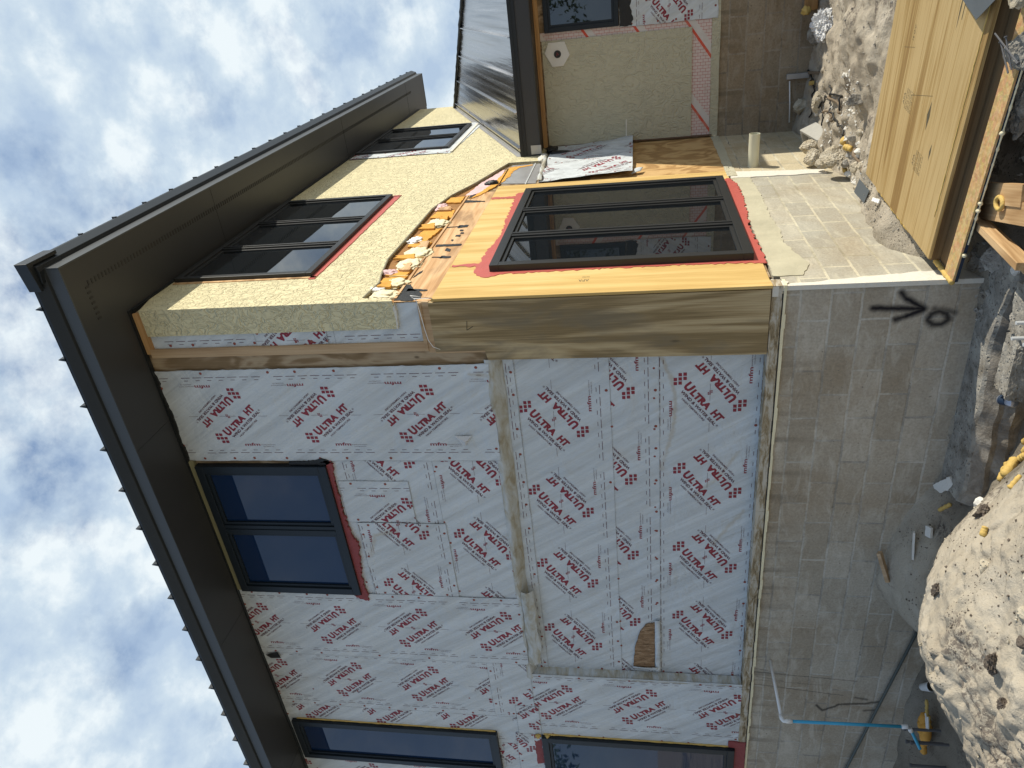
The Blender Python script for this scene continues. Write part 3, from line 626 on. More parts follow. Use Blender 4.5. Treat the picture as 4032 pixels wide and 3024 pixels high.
# footing ledge with a broken outer edge
fx = [.25, .1, -.1, -.338, -.455, -.62, -.8, -.954, -1.1, -1.214, -1.35, -1.475, -1.62]
fy = [-.33, -.34, -.28, -.224, -.231, -.267, -.28, -.283, -.30, -.309, -.32, -.349, -.30]
m_ = MB(); rows = []
rnd = random.Random(5)
def lay(xlist, ylist, z0, dy):
    xs_ = np.linspace(xlist[0], xlist[-1], 90); ys_ = np.interp(-xs_, [-q for q in xlist], ylist)
    return [(x, y + dy + .02 * mnoise.noise((x * 9, z0 * 7, 1)), z0 + .012 * mnoise.noise((x * 8, y * 8, 3))) for x, y in zip(xs_, ys_)]
R0 = [(p[0], .02, -1.325) for p in lay(fx, fy, -1.325, 0)]
R05 = [(p[0], p[1] * .5, -1.328 + .012 * mnoise.noise((p[0] * 5, 0, 0))) for p in lay(fx, fy, -1.325, 0)]
rws = [R0, R05, lay(fx, fy, -1.335, 0.015), lay(fx, fy, -1.355, -.005), lay(fx, fy, -1.39, -.03), lay(fx, fy, -1.43, -.06), lay(fx, fy, -1.47, -.05), lay(fx, fy, -1.52, -.09), lay(fx, fy, -1.62, -.07)]
v_ = [p for r in rws for p in r]; nn_ = 90
m_.add(v_, [(i * nn_ + j, i * nn_ + j + 1, (i + 1) * nn_ + j + 1, (i + 1) * nn_ + j) for i in range(len(rws) - 1) for j in range(nn_ - 1)])
m_.mi = [0 if q < 3 * (nn_ - 1) else 1 for q in range(len(m_.f))]
n = N('soil_stained_concrete', .95, 0, .15); n.base(n.ramp(n.noise(n.co(), 5, 7, .65, .5), [(.32, (.12, .105, .085)), (.5, (.23, .205, .17)), (.66, (.38, .35, .30))])); n.norm(n.bump(n.noise(n.co(), 16, 8, .7), 1.0, .03)); MAT['soiled'] = n.m
m_.build('footing', ['concrete', 'soiled'], house, smooth=False)

# ---- front wall: wrap sheets
W = lambda *a, **k: sheet(*a, parent=house, **k)
D = .003
W((-9.0, -4.65, 2.05, 5.0), 'H', (-5.3, 2.50), 'A', D * 1, caps=False)
W((-5.25, -4.50, 2.09, 5.0), 'V', (-4.80, 3.73), 'A', D * 2)
W((-6.65, -5.74, 0.02, 5.0), 'V', (-6.1, 3.4), 'A', D * 3)
W((-4.80, -3.80, 2.09, 5.0), 'V', (-4.345, 3.238), 'A', D * 3)
W((-4.77, -3.89, 2.09, 2.53), 'H', (-4.65, 2.08), 'A', D * 4)
W((-3.10, -1.40, 2.66, 3.62), 'H', (-1.365, 3.13), 'A', D * 1)
W((-3.10, -1.40, 2.088, 2.70), 'H', (-1.54, 2.345), 'A', D * 2)
W((-2.145, -1.68, 2.95, 3.60), 'V', (-2.14, 3.12), 'A', D * 3, jagged=.002)
W((-3.06, -2.15, 2.68, 3.52), 'H', (-2.165, 3.13), 'A', D * 4)
W((-3.962, -3.05, 2.09, 5.0), 'V', (-3.505, 3.222), 'A', D * 5)
W((-1.455, -.533, 2.09, 5.0), 'V', (-.985, 2.752), 'A', D * 5, jagged=.005)
W((-.33, .0, 3.24, 4.93), 'V', (-.645, 3.63), 'A', D, jagged=.004, label='upper plain strip of wrap between stucco return and stud')
W((-.33, .0, 3.36, 3.98), 'V', (-.285, 3.63), 'A', D * 2, jagged=.004, label='printed middle strip of wrap between stucco return and stud')
W((-.37, .0, 2.50, 3.30), 'V', (-.645, 2.9), 'A', D * 1.5, jagged=.004, label='lowest strip of wrap under the broken stucco edge')
# between the two left windows, and beside the lower one
W((-5.07, -4.10, 0.02, 2.10), 'V', (-4.52, 1.856), 'A', D * 3)
W((-5.72, -5.05, 2.06, 2.34), 'H', (-5.2, 2.42), 'A', D * 4)
W((-5.06, -4.60, 2.05, 2.30), 'V', (-4.70, 2.0), 'A', D * 5)
# recessed lower panel
W((-4.12, -.47, 1.17, 2.085), 'H', (-1.115, 1.633), 'R', D * 3)
TEAR = [(-3.36, .80), (-3.40, .93), (-3.52, .99), (-3.72, 1.035), (-4.03, 1.055), (-4.05, .80)]
def inpoly(a, z, P_=TEAR):
    r = False; n_ = len(P_)
    for i in range(n_):
        (x1, y1), (x2, y2) = P_[i], P_[(i + 1) % n_]
        if (y1 > z) != (y2 > z) and a < (x2 - x1) * (z - y1) / (y2 - y1) + x1: r = not r
    return r
W((-4.12, -.47, .79, 1.20), 'H', (-1.60, 1.255), 'R', D * 2, jagged=.006)
W((-4.12, -.47, .02, .86), 'H', (-.887, .405), 'R', D * 1)
W((-4.12, -.47, 1.915, 2.085), 'H', (-.9, 1.60), 'R', D * 5, caps=True, jagged=.004)
m_ = MB(); m_.prism(jag([(-3.40, .845), (-3.43, .93), (-3.53, .985), (-3.74, 1.035), (-4.02, 1.058), (-4.06, .85)], .03, .003, 2), 1, .066, .0915); m_.build('exposed_sheathing', 'torn', house)
# curled lips round the tear
def strip(name, path, wd, mat, parent=house, label=None, up=(0, -1, 0), wav=.01, seed=0, bev=None):
    """ribbon following a 3D path, waving off the wall"""
    mb = MB(); pts_ = []
    for i in range(len(path) - 1):
        a, b = Vector(path[i]), Vector(path[i + 1]); k_ = max(2, int((b - a).length / .03))
        for j in range(k_): pts_.append(a.lerp(b, j / k_))
    pts_.append(Vector(path[-1])); wd = Vector(wd); up = Vector(up); L_ = []
    for i, p in enumerate(pts_):
        for j in range(5):
            t = j / 4; o_ = wav * (mnoise.noise((p.x * 5 + seed, p.z * 5 + p.y * 5, t * 1.5)) + .6 * math.sin(t * math.pi))
            e = .006 * mnoise.noise((p.x * 20 + seed, p.z * 20, 5)) if j == 4 else 0
            L_.append(p + wd * (t + e * 8) + up * o_)
    n_ = len(pts_); mb.add(L_, [(i * 5 + j, i * 5 + j + 1, (i + 1) * 5 + j + 1, (i + 1) * 5 + j) for i in range(n_ - 1) for j in range(4)])
    o_ = mb.build(name, mat, parent, smooth=True, label=label)
    s_ = o_.modifiers.new('s', 'SOLIDIFY'); s_.thickness = .0015; return o_
strip('torn_flap', [(-3.36, .066, .79), (-4.06, .066, .79)], (0, -.004, .055), 'wrap', wav=.02, seed=3, label='curled white lip of wrap below the torn hole')
strip('torn_flap', [(-4.05, .066, .82), (-4.05, .066, 1.06)], (.055, -.01, 0), 'wrap', wav=.02, seed=5)
# stained fold where the upper wrap laps into the recess
m_ = MB(); P_ = []
n_ = 120
for i in range(n_ + 1):
    t = i / n_; x = -.50 - 3.66 * t; wv = mnoise.noise((x * 3, 0, 0)) * .02 + mnoise.noise((x * 9, 2, 0)) * .008
    dz = (.075 if t < .45 else .065) * (1 - .35 * t)
    P_ += [(x, -D * 6, 2.125), (x, -.024 + wv * .4, 2.095), (x, -.016 + wv * .6, 2.085 - dz * .2), (x, .03 + wv * .6, 2.085 - dz * .6 + wv * .25), (x, .070, 2.085 - dz - .01 + wv * .4)]
m_.add(P_, [(i * 5 + j, i * 5 + j + 1, (i + 1) * 5 + j + 1, (i + 1) * 5 + j) for i in range(n_) for j in range(4)])
m_.build('recess_fold', 'stained', house, smooth=True)
m_ = MB()
for i in range(41):
    t = i / 40; x = -2.95 - .98 * t; w1 = .016 * math.sin(t * 15) * (.4 + t) ; m_.v += [(x, -.03 - .016 * abs(mnoise.noise((x * 7, 1, 1))), 2.075 + w1 * .3), (x, -.05 - .02 * abs(mnoise.noise((x * 8, 9, 1))), 2.02 + .4 * w1), (x, -.012 + .3 * w1, 1.955 + w1 * .6)]
m_.add([], []); m_.f = [(i * 3 + j, i * 3 + j + 1, (i + 1) * 3 + j + 1, (i + 1) * 3 + j) for i in range(40) for j in range(2)]; m_.mi = [0] * len(m_.f)
m_.build('hanging_flap', 'stained', house, smooth=True, label='bulging creased flap of wrap hanging under the upper sheet')
# left reveal of the recess
m_ = MB(); n_ = 30; P_ = []
for i in range(n_ + 1):
    z = .03 + 2.06 * i / n_; w1 = .006 * mnoise.noise((0, z * 5, 2)); P_ += [(-4.135, -D * 4.5, z), (-4.118 + w1, -.016, z), (-4.108 + w1, .04, z), (-4.10, .085, z)]
m_.add(P_, [(i * 4 + j, i * 4 + j + 1, (i + 1) * 4 + j + 1, (i + 1) * 4 + j) for i in range(n_) for j in range(3)]); m_.build('recess_reveal', 'stained', house, smooth=True)
# little folded flap and the small tear high on the wrap
m_ = MB(); m_.add([(-1.195, -.034, 2.455), (-1.195, -.034, 2.31), (-1.225, -.085, 2.36), (-1.295, -.034, 2.375), (-1.28, -.034, 2.40)], [(0, 1, 2), (0, 2, 3), (0, 3, 4), (1, 3, 2)]); m_.build('folded_flap', 'whiteb', house)
m_ = MB(); m_.add([(-3.94, -.036, 4.80), (-3.99, -.036, 4.95), (-4.04, -.036, 4.90), (-4.03, -.036, 4.78)], [(0, 1, 2, 3)]); m_.build('small_tear', 'tar', house)
# strips of timber on the front
m_ = MB(); m_.box(-.405, -.325, -.030, 0, 2.56, 4.94); m_.build('corner_stud', 'stud', house, bevel=.002)
m_ = MB(); m_.box(-.42, .005, -.028, 0, 2.49, 2.545); m_.box(-.405, .002, -.034, 0, 2.545, 2.575); m_.build('corner_stud', 'stud', house, bevel=.002, label='short grey timber block capping the plywood pilaster')
m_ = MB(); m_.box(-.37, 0, -.028, 0, 4.90, 4.975); m_.build('corner_stud', 'beam', house, bevel=.002, label='orange timber offcut tucked under the soffit')
m_ = MB(); m_.prism([(-.425, 2.10), (-.495, 2.088), (-.503, .03), (0, .03), (0.0, 2.49), (-.42, 2.49)], 1, -.032, 0); m_.build('pilaster_board', 'plyA', house, bevel=.001)
m_ = MB(); m_.box(-.425, -.412, -.034, 0, 2.10, 2.49); m_.build('pilaster_edge', 'stud', house)
m_ = MB()
for (a, b, c_, d) in ((-.205, 2.17, -.235, 2.22), (-.235, 2.22, -.16, 2.21)):
    m_.tube([(a, -.0325, b), (c_, -.0325, d)], .003, 4)
m_.build('pencil_mark', 'stamp', house)
m_ = MB(); m_.box(-3.04, -1.45, -.035, 0, 4.925, 4.985); m_.build('window_head_timber', 'treated', house)
# thin wire hanging across the corner
m_ = MB(); m_.tube([(.03, -.01, 2.60), (.035, -.03, 2.45), (.06, -.02, 2.62), (.02, -.04, 2.57), (-.08, -.05, 2.555), (-.20, -.045, 2.545), (-.30, -.05, 2.53), (-.36, -.05, 2.50), (-.385, -.045, 2.45)], .003, 6); m_.build('loose_wire', 'white', house, smooth=True)

# ---- windows
def window(plane, a0, a1, z0, z1, mull, fr='frame', fw=.055, dep=.045, label=None, mw=.075):
    gd = .030 if plane == 'B' else .018
    if plane == 'B': dep += .022
    def bx(mb, a, b, c_, d, e, f_):   # a..b along, c..d height, depth e..f outwards
        if plane == 'A': mb.box(a, b, -f_, -e, c_, d)
        elif plane == 'C': mb.box(a, b, 5 - f_, 5 - e, c_, d)
        else: mb.box(e, f_, a, b, c_, d)
    mb = MB()
    for (a, b, c_, d) in ((a0, a1, z0, z0 + fw), (a0, a1, z1 - fw, z1), (a0, a0 + fw, z0 + fw, z1 - fw), (a1 - fw, a1, z0 + fw, z1 - fw)): bx(mb, a, b, c_, d, .0, dep)
    wo = mb.build('window', fr, house, bevel=.003, label=label)
    edges = [a0 + fw] + [q for mm in mull for q in (mm - mw / 2, mm + mw / 2)] + [a1 - fw]
    for mm in mull:
        mb = MB(); bx(mb, mm - mw / 2, mm + mw / 2, z0 + fw, z1 - fw, 0, dep - .004); bx(mb, mm - .008, mm + .008, z0 + fw, z1 - fw, dep - .004, dep + .004); mb.build('mullion', fr, wo, bevel=.002)
    for i in range(0, len(edges), 2):
        a, b = edges[i], edges[i + 1]; mb = MB(); s_ = .030
        for (p, q, r_, t_) in ((a, b, z0 + fw, z0 + fw + s_), (a, b, z1 - fw - s_, z1 - fw), (a, a + s_, z0 + fw + s_, z1 - fw - s_), (b - s_, b, z0 + fw + s_, z1 - fw - s_)): bx(mb, p, q, r_, t_, 0, dep - .018)
        mb.build('sash', fr, wo, bevel=.002)
        mb = MB(); bx(mb, a + .028, b - .028, z0 + fw + .028, z1 - fw - .028, gd, gd + .008); mb.build('pane', 'glassA' if plane == 'A' else 'glass', wo)
    return wo
window('A', -3.03, -1.495, 3.655, 4.915, [-2.225], fw=.075, dep=.065, mw=.10, label='wide two-pane window above the recessed wrap panel')
window('A', -5.72, -5.06, 2.545, 4.93, [], fw=.07, dep=.065, label='narrow upper window with orange foam along its edge')
window('A', -6.9, -5.06, 0.06, 2.05, [-6.0], fw=.07, dep=.065, label='tall lower window beside the red flashing')
window('B', .56, 2.975, 3.645, 4.93, [1.37, 2.155], 'frameB', label='three-pane window in the sunlit stucco under the eave')
window('B', 5.39, 7.13, 3.55, 4.93, [6.31], 'frameB', label='small two-pane window further along the stucco')
window('B', .515, 2.82, .075, 2.11, [1.30, 2.055], 'frameB', .075, .05, 'big three-pane window with red flashing round it', mw=.10)
window('C', 1.395, 3.1, 1.125, 2.03, [], 'frame', label='shaded window of the wing with scuffed frame')
# yellow foam seams by the left windows
def seam(name, pts_, r, mat, seed=0):
    mb = MB(); P_ = []; R_ = []
    for i in range(len(pts_) - 1):
        a, b = Vector(pts_[i]), Vector(pts_[i + 1]); k_ = max(2, int((b - a).length / .025))
        for j in range(k_):
            p = a.lerp(b, j / k_); P_.append(p); R_.append(r * (.6 + .7 * abs(mnoise.noise(p * 14 + Vector((seed, 0, 0))))))
    mb.tube(P_, R_, 6); return mb.build(name, mat, house, smooth=True)
seam('foam_seam', [(-5.055, -.02, 2.56), (-5.05, -.02, 3.4), (-5.052, -.02, 4.90)], .012, 'foamY')
seam('foam_seam', [(-5.05, -.018, .08), (-5.05, -.018, 1.9), (-5.045, -.02, 2.06)], .013, 'foamY', 3)
for i, (x, z, r_) in enumerate(((-5.06, 2.09, .028), (-5.055, 1.99, .022))):
    mb = MB(); mb.tube([(x, -.03, z - r_), (x, -.045, z), (x, -.03, z + r_)], [r_ * .5, r_, r_ * .5], 8); mb.build('foam_blob', 'foamY', house, smooth=True)
# dark red flashing, front
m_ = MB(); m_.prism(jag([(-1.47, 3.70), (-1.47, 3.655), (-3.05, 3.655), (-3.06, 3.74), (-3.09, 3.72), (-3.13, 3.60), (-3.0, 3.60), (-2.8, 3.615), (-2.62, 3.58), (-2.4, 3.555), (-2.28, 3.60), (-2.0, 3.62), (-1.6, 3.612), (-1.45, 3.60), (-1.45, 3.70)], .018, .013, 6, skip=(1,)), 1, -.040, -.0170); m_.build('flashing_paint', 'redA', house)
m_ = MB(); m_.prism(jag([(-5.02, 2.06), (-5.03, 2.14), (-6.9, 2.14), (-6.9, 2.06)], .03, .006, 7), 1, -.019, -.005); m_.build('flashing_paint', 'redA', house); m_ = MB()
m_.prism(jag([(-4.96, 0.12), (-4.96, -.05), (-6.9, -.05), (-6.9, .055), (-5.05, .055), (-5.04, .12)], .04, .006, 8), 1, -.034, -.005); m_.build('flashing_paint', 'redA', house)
m_ = MB(); m_.prism(jag([(-1.487, 4.0), (-1.462, 4.0), (-1.45, 3.8), (-1.42, 3.69), (-1.46, 3.6), (-1.487, 3.65)], .02, .006, 11), 1, -.040, -.018); m_.build('tar_smear', 'tar', house)
m_ = MB(); m_.prism(jag([(-.56, 4.975), (-.62, 4.965), (-.8, 4.968), (-1.0, 4.955), (-1.2, 4.968), (-1.4, 4.96), (-1.46, 4.97), (-1.46, 5.0), (-.56, 5.0)], .03, .010, 13), 1, -.040, -.018); m_.build('tar_smear', 'tar', house, label='ragged black smear where wrap meets the soffit')

# ---- side wall, upper stucco
m_ = MB()
SB = jag([(-.032, 2.765), (.03, 2.80), (.045, 3.02), (.35, 2.985), (.51, 3.027), (.9, 3.085), (1.9, 3.062), (2.39, 3.055), (2.86, 2.965), (3.36, 2.775), (4.235, 2.52), (4.22, 2.09), (4.56, 2.09), (9.25, 2.09), (9.25, 4.99), (-.032, 4.905)], .12, .004, 21, skip=(11, 12, 13, 14, 15))
m_.prism(SB, 0, 0, .027); m_.box(-.205, 0, -.032, 0.0, 2.765, 4.905)
m_.prism([(-.032, 4.905), (9.25, 4.905), (9.25, 4.99), (.35, 4.99)], 0, 0.0, .024)
m_.build('stucco_panel', 'stucco', house)
m_ = MB(); m_.prism(jag([(-.0, 2.75), (-.03, 2.77), (-.09, 2.765), (-.15, 2.765), (-.205, 2.77), (-.205, 2.757), (-.1, 2.745)], .02, .004, 30), 1, -.033, 0); m_.build('broken_edge', 'raw_render', house)
m_ = MB(); m_.tube([(.03, 2.86, 2.955), (.03, 3.36, 2.765), (.03, 4.23, 2.51), (.03, 4.22, 2.09)], .008, 6); m_.tube([(.028, .05, 3.02), (.028, .35, 2.985), (.028, .51, 3.022), (.028, .9, 3.08), (.028, 1.9, 3.057), (.028, 2.39, 3.05), (.028, 2.86, 2.955)], .009, 6); m_.build('broken_edge', simple('grey_render_edge', (.30, .28, .20), .9, bumpk=.5), house)
# flashing and trim round the upper windows
m_ = MB(); m_.prism(jag([(.50, 3.655), (.50, 3.60), (1.2, 3.585), (2.2, 3.575), (3.03, 3.56), (3.03, 3.645), (3.0, 3.655)], .06, .005, 14), 0, 0, .034); m_.build('flashing_paint', 'red', house, label='pinkish red flashing along the sill of the stucco window')
m_ = MB(); m_.box(0, .034, .525, .558, 3.60, 4.93); m_.build('jamb_timber', 'header', house); m_ = MB(); m_.box(0, .034, 2.978, 3.005, 3.56, 4.93); m_.build('jamb_timber', 'header', house)
W((5.12, 5.40, 3.50, 4.93), 'V', (5.20, 4.1), plane='B', depth=.031, label='white wrap strip beside the small stucco window')
m_ = MB(); m_.box(0, .032, 7.14, 7.34, 3.45, 4.93); m_.prism(jag([(5.1, 3.56), (5.1, 3.46), (7.35, 3.36), (7.34, 3.50), (7.1, 3.54)], .1, .008, 15), 0, 0, .034); m_.build('white_trim', 'wrap', house)
m_ = MB(); m_.box(0, .045, 5.15, 7.3, 3.44, 3.475); m_.build('drip_lip', 'raw_render', house)
# ---- insulation band
m_ = MB(); m_.prism([(-.0, 2.74), (3.4, 2.74), (3.4, 3.10), (0, 3.06)], 0, -.02, .001); m_.build('cavity_back', simple('dark_cavity', (.30, .15, .05), .9, bumpk=1.0, bs=15, var=.6), house)
rnd = random.Random(11)
def lump(name, c_, s_, mat, seed, parent=house, label=None, sub=3, amp=.35, rot=(0, 0, 0), freq=1.8, link=True):
    import bmesh
    bm = bmesh.new(); bmesh.ops.create_icosphere(bm, subdivisions=sub, radius=1)
    for v in bm.verts:
        nrm = v.co.copy(); d = 1 + amp * mnoise.noise(nrm * freq + Vector((seed * 7.1, seed * 3.3, seed))) + amp * .35 * mnoise.noise(nrm * freq * 3 + Vector((seed, 0, 0)))
        v.co = Vector((nrm.x * s_[0] * d, nrm.y * s_[1] * d, nrm.z * s_[2] * d))
    me = bpy.data.meshes.new(name); bm.to_mesh(me); bm.free(); me.materials.append(MAT[mat]); me.polygons.foreach_set('use_smooth', [True] * len(me.polygons))
    o = bpy.data.objects.new(name, me); col.objects.link(o); o.location = c_; o.rotation_euler = rot
    if parent is not None: o.parent = parent
    if label: o['label'] = label
    return o
def shard(name, poly, lo, hi, mat, seed, label=None):
    mb = MB(); mb.prism(jag(poly, .03, .008, seed), 0, lo, hi); return mb.build(name, mat, house, label=label)
segsI = [(.06, .20, 'foamC'), (.20, .26, 'white'), (.28, .44, 'foamC'), (.34, .50, 'foamO'), (.52, .66, 'foamO'), (.56, .66, 'foamP'), (.66, .92, 'foamC'), (.95, 1.2, 'foamC'), (1.22, 1.34, 'foamO'), (1.36, 1.5, 'white'), (1.36, 1.75, 'foamO'), (1.80, 2.05, 'foamC'), (2.08, 2.35, 'foamO'), (2.4, 2.6, 'foamP'), (2.62, 2.85, 'foamO')]
for i, (a, b, mt) in enumerate(segsI):
    zt = 3.0 if a < 2.4 else 2.96
    if mt == 'foamO': shard('foam_shard', [(a, 2.77 + rnd.uniform(0, .1)), (b, 2.79), (b - .02, zt - rnd.uniform(0, .05)), (a + .03, zt)], .002, .018, mt, i)
    else: lump('insulation_piece', (.010, (a + b) / 2, 2.80 + (.17 if mt in ('white', 'foamP') else rnd.uniform(.05, .09))), (.024, (b - a) / 2 * 1.2, (.05 if mt in ('white', 'foamP') else .10) + rnd.uniform(0, .02)), mt, i, amp=.45, sub=4, freq=2.4)
for i, (a, b, za, zb) in enumerate(((.24, .40, 2.86, 2.98), (.60, .78, 2.80, 2.90), (.88, 1.0, 2.83, 3.03), (1.16, 1.34, 2.79, 2.90), (1.70, 1.88, 2.86, 3.02), (1.98, 2.14, 2.79, 2.88), (2.30, 2.44, 2.82, 2.98))):
    shard('foam_shard', [(a, za), (b, za + .03), (b - .03, zb), ((a + b) / 2, zb - .03), (a + .02, zb)], .016, .036, ('foamO', 'header', 'foamO', 'header', 'foamO', 'foamO', 'header')[i], 90 + i)
for i, (a, z0_, z1_) in enumerate(((.27, 2.80, 2.97), (.50, 2.79, 2.95), (.93, 2.77, 2.93), (1.34, 2.80, 2.9), (.12, 2.78, 2.9))):
    mb = MB(); mb.box(.004, .022, a, a + .018, z0_, z1_); mb.build('timber_splinter', 'plyB', house)
shard('foam_shard', [(2.75, 2.72), (3.35, 2.56), (4.05, 2.48), (4.12, 2.40), (3.45, 2.44), (2.9, 2.62)], .002, .014, 'foamO', 40)
shard('pink_film', [(2.9, 2.80), (3.4, 2.72), (4.0, 2.53), (3.6, 2.50), (3.3, 2.58), (2.95, 2.66)], .001, .010, 'foamP', 41)
lump('tar_lump', (.02, 3.36, 2.58), (.025, .07, .07), 'tar', 4, amp=.6)
# header timber with tar streaks
m_ = MB(); m_.box(0, .006, .0, 3.02, 2.478, 2.765); m_.box(0, .016, .05, 2.9, 2.755, 2.775); m_.build('header_timber', 'header', house, bevel=.001)
tarp = [[(.02, 2.77), (.30, 2.78), (.34, 2.72), (.22, 2.66), (.14, 2.58), (.05, 2.56), (.0, 2.62)]]
for (y0, z0, y1, z1, w0, w1) in ((1.259, 2.735, 1.254, 2.50, .030, .022), (1.793, 2.76, 1.796, 2.62, .010, .016), (1.796, 2.64, 1.80, 2.545, .045, .03), (2.68, 2.78, 2.64, 2.53, .05, .012), (.956, 2.70, .942, 2.60, .006, .012), (.95, 2.62, .94, 2.53, .03, .02), (1.519, 2.608, 1.512, 2.561, .02, .03), (1.593, 2.579, 1.588, 2.548, .02, .02), (1.40, 2.62, 1.38, 2.60, .02, .02), (2.84, 2.74, 3.0, 2.62, .06, .04), (1.15, 2.62, 1.112, 2.569, .035, .03), (.50, 2.744, .62, 2.70, .02, .03), (.22, 2.72, .20, 2.55, .03, .01), (1.68, 2.60, 1.67, 2.57, .02, .02)):
    tarp.append([(y0 - w0, z0), (y0 + w0, z0), (y1 + w1, z1), (y1 - w1, z1)])
for i, P_ in enumerate(tarp):
    mb = MB(); mb.prism(jag(P_, .02, .007, 50 + i), 0, .004, .010); mb.build('tar_streak', 'tar', house)
# ---- lower side wall plywood
m_ = MB(); m_.box(0, .012, -.004, .675, .02, 2.475); m_.build('plywood_panel', 'plyB', house, label='tall plywood strip left of the big window')
m_ = MB(); m_.box(0, .013, .678, 2.72, 2.10, 2.472); m_.build('plywood_panel', 'plyB', house, label='plywood strip above the big window')
m_ = MB(); m_.box(0, .0125, 2.723, 3.21, .0, 2.475); m_.build('plywood_panel', 'plyB', house, label='tall plywood strip right of the big window')
m_ = MB(); m_.box(0, .0095, 3.213, 5.0, .0, 1.45); m_.build('plywood_panel', 'plyD', house, label='brown swirling plywood by the wing')
m_ = MB(); m_.box(0.008, .030, -.034, .03, .02, 2.46); m_.box(.012, .024, .03, .075, .02, 2.40); m_.build('corner_trim', 'plyB', house, bevel=.002)
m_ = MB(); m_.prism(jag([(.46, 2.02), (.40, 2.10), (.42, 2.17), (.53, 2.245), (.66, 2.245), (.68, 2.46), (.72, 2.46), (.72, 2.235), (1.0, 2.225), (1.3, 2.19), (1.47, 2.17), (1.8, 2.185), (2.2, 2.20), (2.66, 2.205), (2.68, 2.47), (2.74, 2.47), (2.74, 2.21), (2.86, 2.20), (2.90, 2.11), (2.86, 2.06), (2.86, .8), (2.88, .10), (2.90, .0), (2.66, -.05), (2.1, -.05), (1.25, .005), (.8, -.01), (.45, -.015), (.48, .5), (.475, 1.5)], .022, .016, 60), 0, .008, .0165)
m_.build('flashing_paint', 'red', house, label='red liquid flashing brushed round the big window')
# stamp marks on plywood
def marks(name, plane_fn, lines, parent, mat='stamp', depth=.0):
    mb = MB()
    for (body, a0, a1, z, h, ang) in lines:
        for t in rot2(fit_text(body, 0, a1 - a0, 0, h, 0.0, .72), ang, a0, z): mb.add([plane_fn(p[0], p[1]) for p in t], [(0, 1, 2)])
    return mb.build(name, mat, parent)
marks('grade_stamp', lambda a, z: (.0126, a, z), [('APA', .28, .36, 1.30, .05, 1.57), ('RATED', .335, .39, 1.30, .02, 1.57)], house)
marks('grade_stamp', lambda a, z: (.0131, a, z), [('96 16', 3.05, 3.14, .87, .03, 1.57)], house)
# ---- metal flashing and peeled wrap near the wing
m_ = MB(); m_.prism([(3.25, 2.06), (4.2, 2.10), (4.2, 2.46), (3.9, 2.47), (3.34, 2.47)], 0, 0, .008); m_.build('metal_flashing', 'flashm', house)
shard('foam_shard', [(3.55, 2.45), (4.1, 2.40), (4.16, 2.20), (4.12, 2.2), (4.05, 2.34), (3.9, 2.40), (3.6, 2.41)], .006, .012, 'foamO', 44)
m_ = MB(); m_.box(0.006, .016, 3.22, 4.2, 2.165, 2.18); m_.build('metal_lip', 'steel', house)
m_ = MB(); m_.box(.006, .014, 3.23, 4.0, 2.475, 2.49); m_.box(0.004, .010, 3.20, 3.225, 1.05, 2.45); m_.build('rusty_edge', simple('rust', (.16, .07, .03), .9), house)
def peel(a, z, d):   # the loose patch bellies off the wall
    u = (a - 3.23) / 2.1; v = (z - .98) / 1.08; u = min(max(u, 0), 1.2); v = min(max(v, 0), 1)
    bel = .03 + .10 * (1 - v) ** 1.3 * (0.35 + 0.65 * u) + .018 * math.sin(a * 9 + z * 3) * (1 - .4 * v) + .012 * mnoise.noise((a * 5, z * 5, 0))
    return (bel + d, a, z)
sheet((3.24, 4.10, .985, 2.03), 'V', (3.66, 1.30), 'B', .03, house, name='loose_wrap', label='sunlit half of the loose white wrap patch', surf=peel, caps=True, jagged=.003)
sheet((4.10, 4.96, .985, 2.03), 'V', (4.50, 1.62), 'B', .03, house, name='loose_wrap', label='shaded half of the loose white wrap patch', surf=peel, caps=True, jagged=.003)
strip('loose_wrap', [(.035, 3.27, 1.0), (.05, 3.40, .97)], (0.01, .05, -.10), 'wrap', up=(1, 0, 0), wav=.02, seed=2, label='small torn tail of wrap below the loose patch')
strip('loose_wrap', [(.03, 3.26, 2.05), (.035, 4.5, 2.10)], (0.004, .0, -.06), 'stained', up=(1, 0, 0), wav=.03, seed=6, label='rolled top edge of the loose wrap patch')
lump('tar_lump', (.06, 4.72, 2.02), (.03, .12, .08), 'tar', 9, amp=.6); lump('tar_lump', (.05, 4.55, 1.9), (.02, .05, .13), 'tar', 12, amp=.6)
lump('mortar_lump', (.03, 4.42, 2.10), (.03, .22, .05), 'raw_render', 14, amp=.6)
# ---- pipe stub through the tan block
m_ = MB(); L0, L1 = [], []
seg = 28
for (x, r_) in ((-.05, .0565), (.345, .0565), (.345, .0515), (-.05, .0515)): L0 += [(x, 3.373 + r_ * math.cos(q / seg * math.tau), -.295 + r_ * math.sin(q / seg * math.tau)) for q in range(seg)]
m_.add(L0, [(i * seg + q, i * seg + (q + 1) % seg, (i + 1) * seg + (q + 1) % seg, (i + 1) * seg + q) for i in range(3) for q in range(seg)]); m_.build('pipe_stub', 'pvc', house, smooth=True).modifiers.new('e', 'EDGE_SPLIT')
for (y, z) in ((3.33, -.03), (3.35, -.075), (3.31, -.15), (4.55, -.16), (3.95, -.5)): m_ = MB(); m_.tube([(.0, y, z), (.028, y - .004, z - .004)], .003, 5); m_.build('nail', 'rebar', house)

